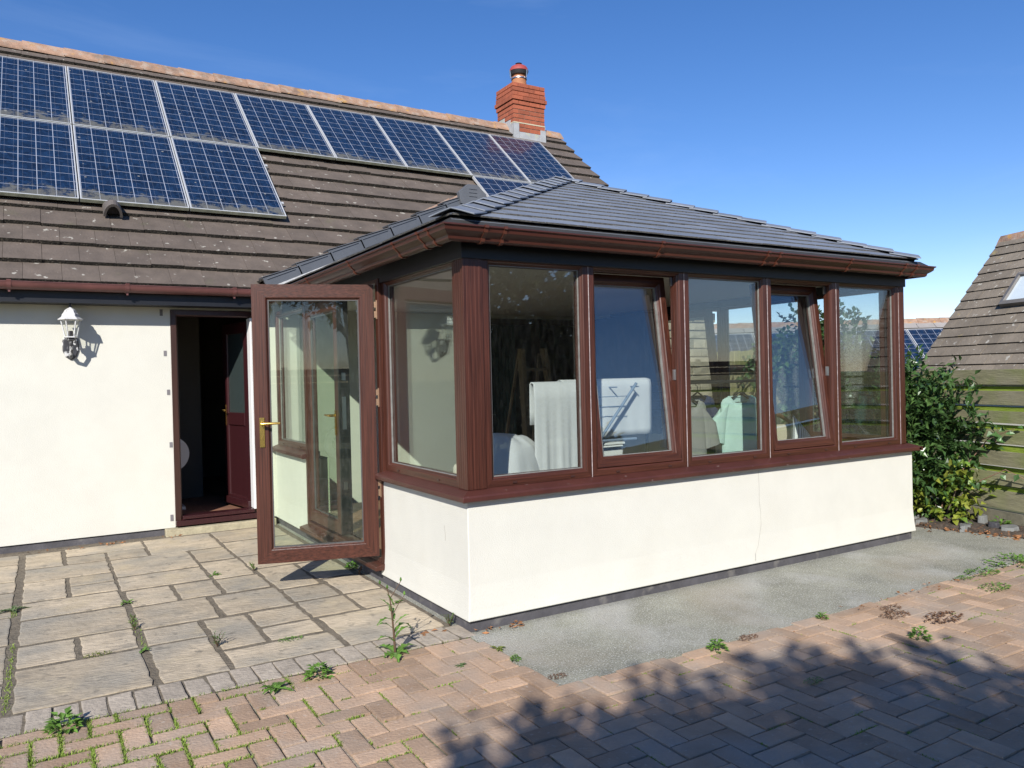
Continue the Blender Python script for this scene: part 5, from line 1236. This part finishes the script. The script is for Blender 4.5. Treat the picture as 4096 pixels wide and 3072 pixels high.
def sheet(x0, x1, yf, ztop, zbot, yb, zback, label, seed, name='bed_sheet', slant=0):
    mb = MB(); nx = 26; rows = []
    prof = [(yf, zbot + (ztop - zbot) * t / 9) for t in range(9)] + [(yf + .01, ztop), (yf + .05, ztop + .012), (yb - .02, ztop + .012), (yb, ztop)] + [(yb, ztop - (ztop - zback) * t / 3) for t in range(1, 4)]
    for j, (y, z) in enumerate(prof):
        for i in range(nx + 1):
            t = i / nx; am = .010 * max(0, (ztop - z)) * 1.3
            zz = z + (slant * t if j < 2 else 0)
            mb.v.append((x0 + (x1 - x0) * t, y + am * math.sin(t * 17 + seed + .6 * math.sin(t * 5)) + am * .6 * math.sin(t * 41 + seed * 2), zz))
    for j in range(len(prof) - 1):
        for i in range(nx): k = j * (nx + 1) + i; mb.f.append([k, k + 1, k + nx + 2, k + nx + 1]); mb.m.append(0)
    o = mb.build(name, whiteCloth, smooth=True, recalc=False, loc=((x0 + x1) / 2, yf, ztop))
    so_ = o.modifiers.new('thickness', 'SOLIDIFY'); so_.thickness = .003
    tag(o, label, 'sheet', 'white sheets drying'); return o
sheet(.78, 1.17, .50, 1.375, .42, .56, 1.1, 'white bed sheet hanging long over the left end of the airer, behind the corner pane', 1.0)
sheet(1.10, 1.90, .62, 1.385, .98, .70, 1.0, 'white pillowcase draped over the right end of the airer, behind the tilted window', 2.4, 'pillowcase')
# white laundry basket
mb = MB(); q0 = [(1.32, .62), (1.60, .62), (1.60, .86), (1.32, .86)]
lb_ = thing('laundry_basket', 'white laundry box on a stool below the airer', 'basket', (1.46, .74, .6))
mb.prism([(p[0], p[1], .62) for p in q0], [((p[0] - 1.46) * 1.12 + 1.46, (p[1] - .74) * 1.12 + .74, .92) for p in q0]); mb.build('box', whiteP, lb_, bevel=.015)
mb = MB(); q1 = [((p[0] - 1.46) * 1.16 + 1.46, (p[1] - .74) * 1.16 + .74) for p in q0]; mb.prism([(*p, .918) for p in q1], [(*p, .935) for p in q1]); mb.build('rim', whiteP, lb_, bevel=.004)
mb = MB()
for k in range(4): mb.nxt(); mb.tube([(1.60, .66 + .05 * k, .70), (1.615, .66 + .05 * k, .86)], .006, 6)
mb.build('slot', blackM, lb_)
st_ = thing('stool', 'low stool carrying the white laundry box', 'stool', (1.46, .74, FZ)); mb = MB(); mb.box(1.26, 1.66, .56, .92, .58, .617); mb.build('seat', darkWood, st_, bevel=.005)
for (x, y) in ((1.3, .6), (1.62, .6), (1.3, .88), (1.62, .88)): mb = MB(); mb.box(x - .018, x + .018, y - .018, y + .018, FZ, .58); mb.build('leg', darkWood, st_)
# chair by the corner draped with a white cloth
chr_ = thing('beige_chair', 'beige armchair under a white cloth behind the corner window', 'chair', (.62, .72, FZ))
mb = MB(); mb.box(.38, .90, .5, 1.0, .42, .56); mb.build('seat', cream, chr_, bevel=.04, seg=3)
mb = MB(); mb.box(.40, .86, .90, 1.0, .56, .84); mb.build('backrest', cream, chr_, bevel=.04, seg=3)
for (x, y) in ((.4, .52), (.88, .52), (.4, .97), (.88, .97)): mb = MB(); mb.box(x - .02, x + .02, y - .02, y + .02, FZ, .42); mb.build('leg', darkWood, chr_)
mb = MB()
for s_ in (.34, .88): mb.nxt(); mb.box(s_, s_ + .06, .52, .98, .56, .70)
mb.build('armrest', cream, chr_, bevel=.02)
mb = MB(); nr_, na = 12, 44
for j in range(nr_ + 1):
    t = j / nr_
    for k in range(na):
        a = 2 * math.pi * k / na; drop = max(0, t - .6) / .4
        rr = .33 * t ** .72 * (1 + .10 * math.sin(3 * a + 1) + .05 * math.sin(7 * a + 2) + .05 * drop * math.sin(13 * a))
        q = Vector((rr * math.cos(a), rr * math.sin(a), 0))
        z = 1.045 - .05 * t - .26 * t ** 2.4 - .12 * drop * (.6 + .9 * math.sin(2.5 * a + 1.2) + .4 * math.sin(6 * a)) + .035 * mnoise.noise(q * 5 + Vector((3, 1, 0))) + .015 * mnoise.noise(q * 14)
        mb.v.append((.66 + q.x, .68 + q.y * .85, max(.6, z)))
for j in range(nr_):
    for k in range(na): k2 = (k + 1) % na; mb.f.append([j * na + k, j * na + k2, (j + 1) * na + k2, (j + 1) * na + k]); mb.m.append(0)
tag(mb.build('white_cloth', whiteCloth, smooth=True, recalc=False, loc=(.6, .66, .9)), 'white cloth heaped over the beige armchair at the corner', 'cloth')
# wooden step ladder at the back
ld = thing('step_ladder', 'wooden step ladder standing open at the back of the conservatory', 'ladder', (2.15, 2.6, FZ)); wood = mat('pale ladder wood', (.16, .11, .06), rough=.7, var=.25, scale=2, stretch=(10, 10, 1))
mb = MB()
for s_ in (-1, 1):
    mb.prism([(2.15 + s_ * .22 - .02, 2.35, FZ), (2.15 + s_ * .22 + .02, 2.35, FZ), (2.15 + s_ * .22 + .02, 2.43, FZ), (2.15 + s_ * .22 - .02, 2.43, FZ)], [(2.15 + s_ * .13 - .02, 2.62, 1.7), (2.15 + s_ * .13 + .02, 2.62, 1.7), (2.15 + s_ * .13 + .02, 2.70, 1.7), (2.15 + s_ * .13 - .02, 2.70, 1.7)])
    mb.tube([(2.15 + s_ * .2, 3.1, FZ), (2.15 + s_ * .12, 2.72, 1.65)], .018, 6)
mb.build('rail', wood, ld)
for k in range(5): z = .4 + k * .27; f = (z - FZ) / 1.57; mb = MB(); mb.box(2.15 - .21 + .09 * f, 2.15 + .21 - .09 * f, 2.36 + .27 * f, 2.50 + .27 * f, z, z + .025); mb.build('step', wood, ld)
# cane armchair and striped cushion behind the tilted end window
ca = thing('cane_armchair', 'cream cushioned cane armchair behind the tilted end window', 'armchair', (3.72, .78, FZ)); cane = mat('cane wood', (.16, .095, .045), rough=.4, var=.2)
mb = MB(); mb.tube([(3.42 + .72 * t / 12, 1.06 + .02 * math.sin(t), .62 + .40 * math.sin(math.pi * t / 12) ** .55) for t in range(13)], .02, 8)
mb.tube([(3.42, 1.06, .64), (3.40, .74, .64), (3.44, .49, .6)], .02, 8); mb.tube([(4.0, 1.06, .64), (4.02, .74, .64), (3.98, .49, .6)], .02, 8); mb.build('frame', cane, ca, smooth=True)
mb = MB(); mb.box(3.46, 3.98, 1.0, 1.1, .48, .93); mb.build('back_cushion', cream, ca, bevel=.05, seg=3)
mb = MB(); mb.box(3.46, 3.96, .50, .98, .42, .54); mb.build('seat_cushion', cream, ca, bevel=.04, seg=3)
for (x, y) in ((3.44, .52), (3.98, .52), (3.44, 1.06), (3.98, 1.06)): mb = MB(); mb.tube([(x, y, FZ), (x, y, .62)], .02, 8); mb.build('leg', cane, ca)
stripe = bpy.data.materials.new('grey and white stripes'); stripe.use_nodes = True
nt = stripe.node_tree; tc = nt.nodes.new('ShaderNodeTexCoord'); wv = nt.nodes.new('ShaderNodeTexWave'); wv.inputs['Scale'].default_value = 9; wv.inputs['Distortion'].default_value = .6; wv.bands_direction = 'X'; nt.links.new(tc.outputs['Object'], wv.inputs[0])
cr2 = nt.nodes.new('ShaderNodeValToRGB'); cr2.color_ramp.interpolation = 'CONSTANT'; cr2.color_ramp.elements[0].color = (.25, .26, .27, 1); cr2.color_ramp.elements[1].position = .42; cr2.color_ramp.elements[1].color = (.78, .78, .76, 1); nt.links.new(wv.outputs[0], cr2.inputs[0]); nt.links.new(cr2.outputs[0], nt.nodes['Principled BSDF'].inputs['Base Color']); nt.nodes['Principled BSDF'].inputs['Roughness'].default_value = .9
mb = MB(); nq = 12
for sd in (1, -1):
    b = len(mb.v)
    for j in range(nq + 1):
        for i in range(nq + 1):
            u, v = 2 * i / nq - 1, 2 * j / nq - 1; pf = max(0, (1 - u * u) * (1 - v * v)) ** .5 * .055
            mb.v.append((u * .19 * (1 - .06 * (1 - v * v)), sd * pf, v * .19 * (1 - .06 * (1 - u * u))))
    for j in range(nq):
        for i in range(nq): k = b + j * (nq + 1) + i; mb.f.append([k, k + 1, k + nq + 2, k + nq + 1]); mb.m.append(0)
cu = mb.build('striped_cushion', stripe, smooth=True); cu.location = (3.73, .74, .78); cu.rotation_euler = (rad(-18), rad(38), rad(8))
tag(cu, 'grey and white striped cushion propped up behind the tilted end window', 'cushion')
# white round fan in the hall
mb = MB(); cf = Vector((-.885, 4.95, .70))
fn = thing('white_hoop', 'white round ring shaped item standing on a post in the dark hall', 'fan', (-.885, 4.95, FZ))
seg_ = 40
for (r0, r1) in ((.10, .185), (.0, .055)):
    b = len(mb.v)
    for k in range(seg_):
        a = 2 * math.pi * k / seg_
        for (r, y) in ((r0, 0), (r1, 0), (r1, .04), (r0, .04)): mb.v.append((cf.x + r * math.cos(a), cf.y + y, cf.z + r * math.sin(a)))
    for k in range(seg_):
        k2 = (k + 1) % seg_
        for i in range(4): j = (i + 1) % 4; mb.f.append([b + k * 4 + i, b + k * 4 + j, b + k2 * 4 + j, b + k2 * 4 + i]); mb.m.append(0)
for a in (.5, 2.1, 3.7, 5.3): mb.tube([cf + Vector((.05 * math.cos(a), .02, .05 * math.sin(a))), cf + Vector((.11 * math.cos(a), .02, .11 * math.sin(a)))], .012, 6)
mb.build('ring', whiteP, fn, bevel=.004); mb = MB(); mb.tube([(cf.x, cf.y + .02, FZ), (cf.x, cf.y + .02, cf.z - .18)], .02, 8); mb.box(cf.x - .12, cf.x + .12, cf.y - .1, cf.y + .14, FZ, FZ + .03); mb.build('stand', whiteP, fn)
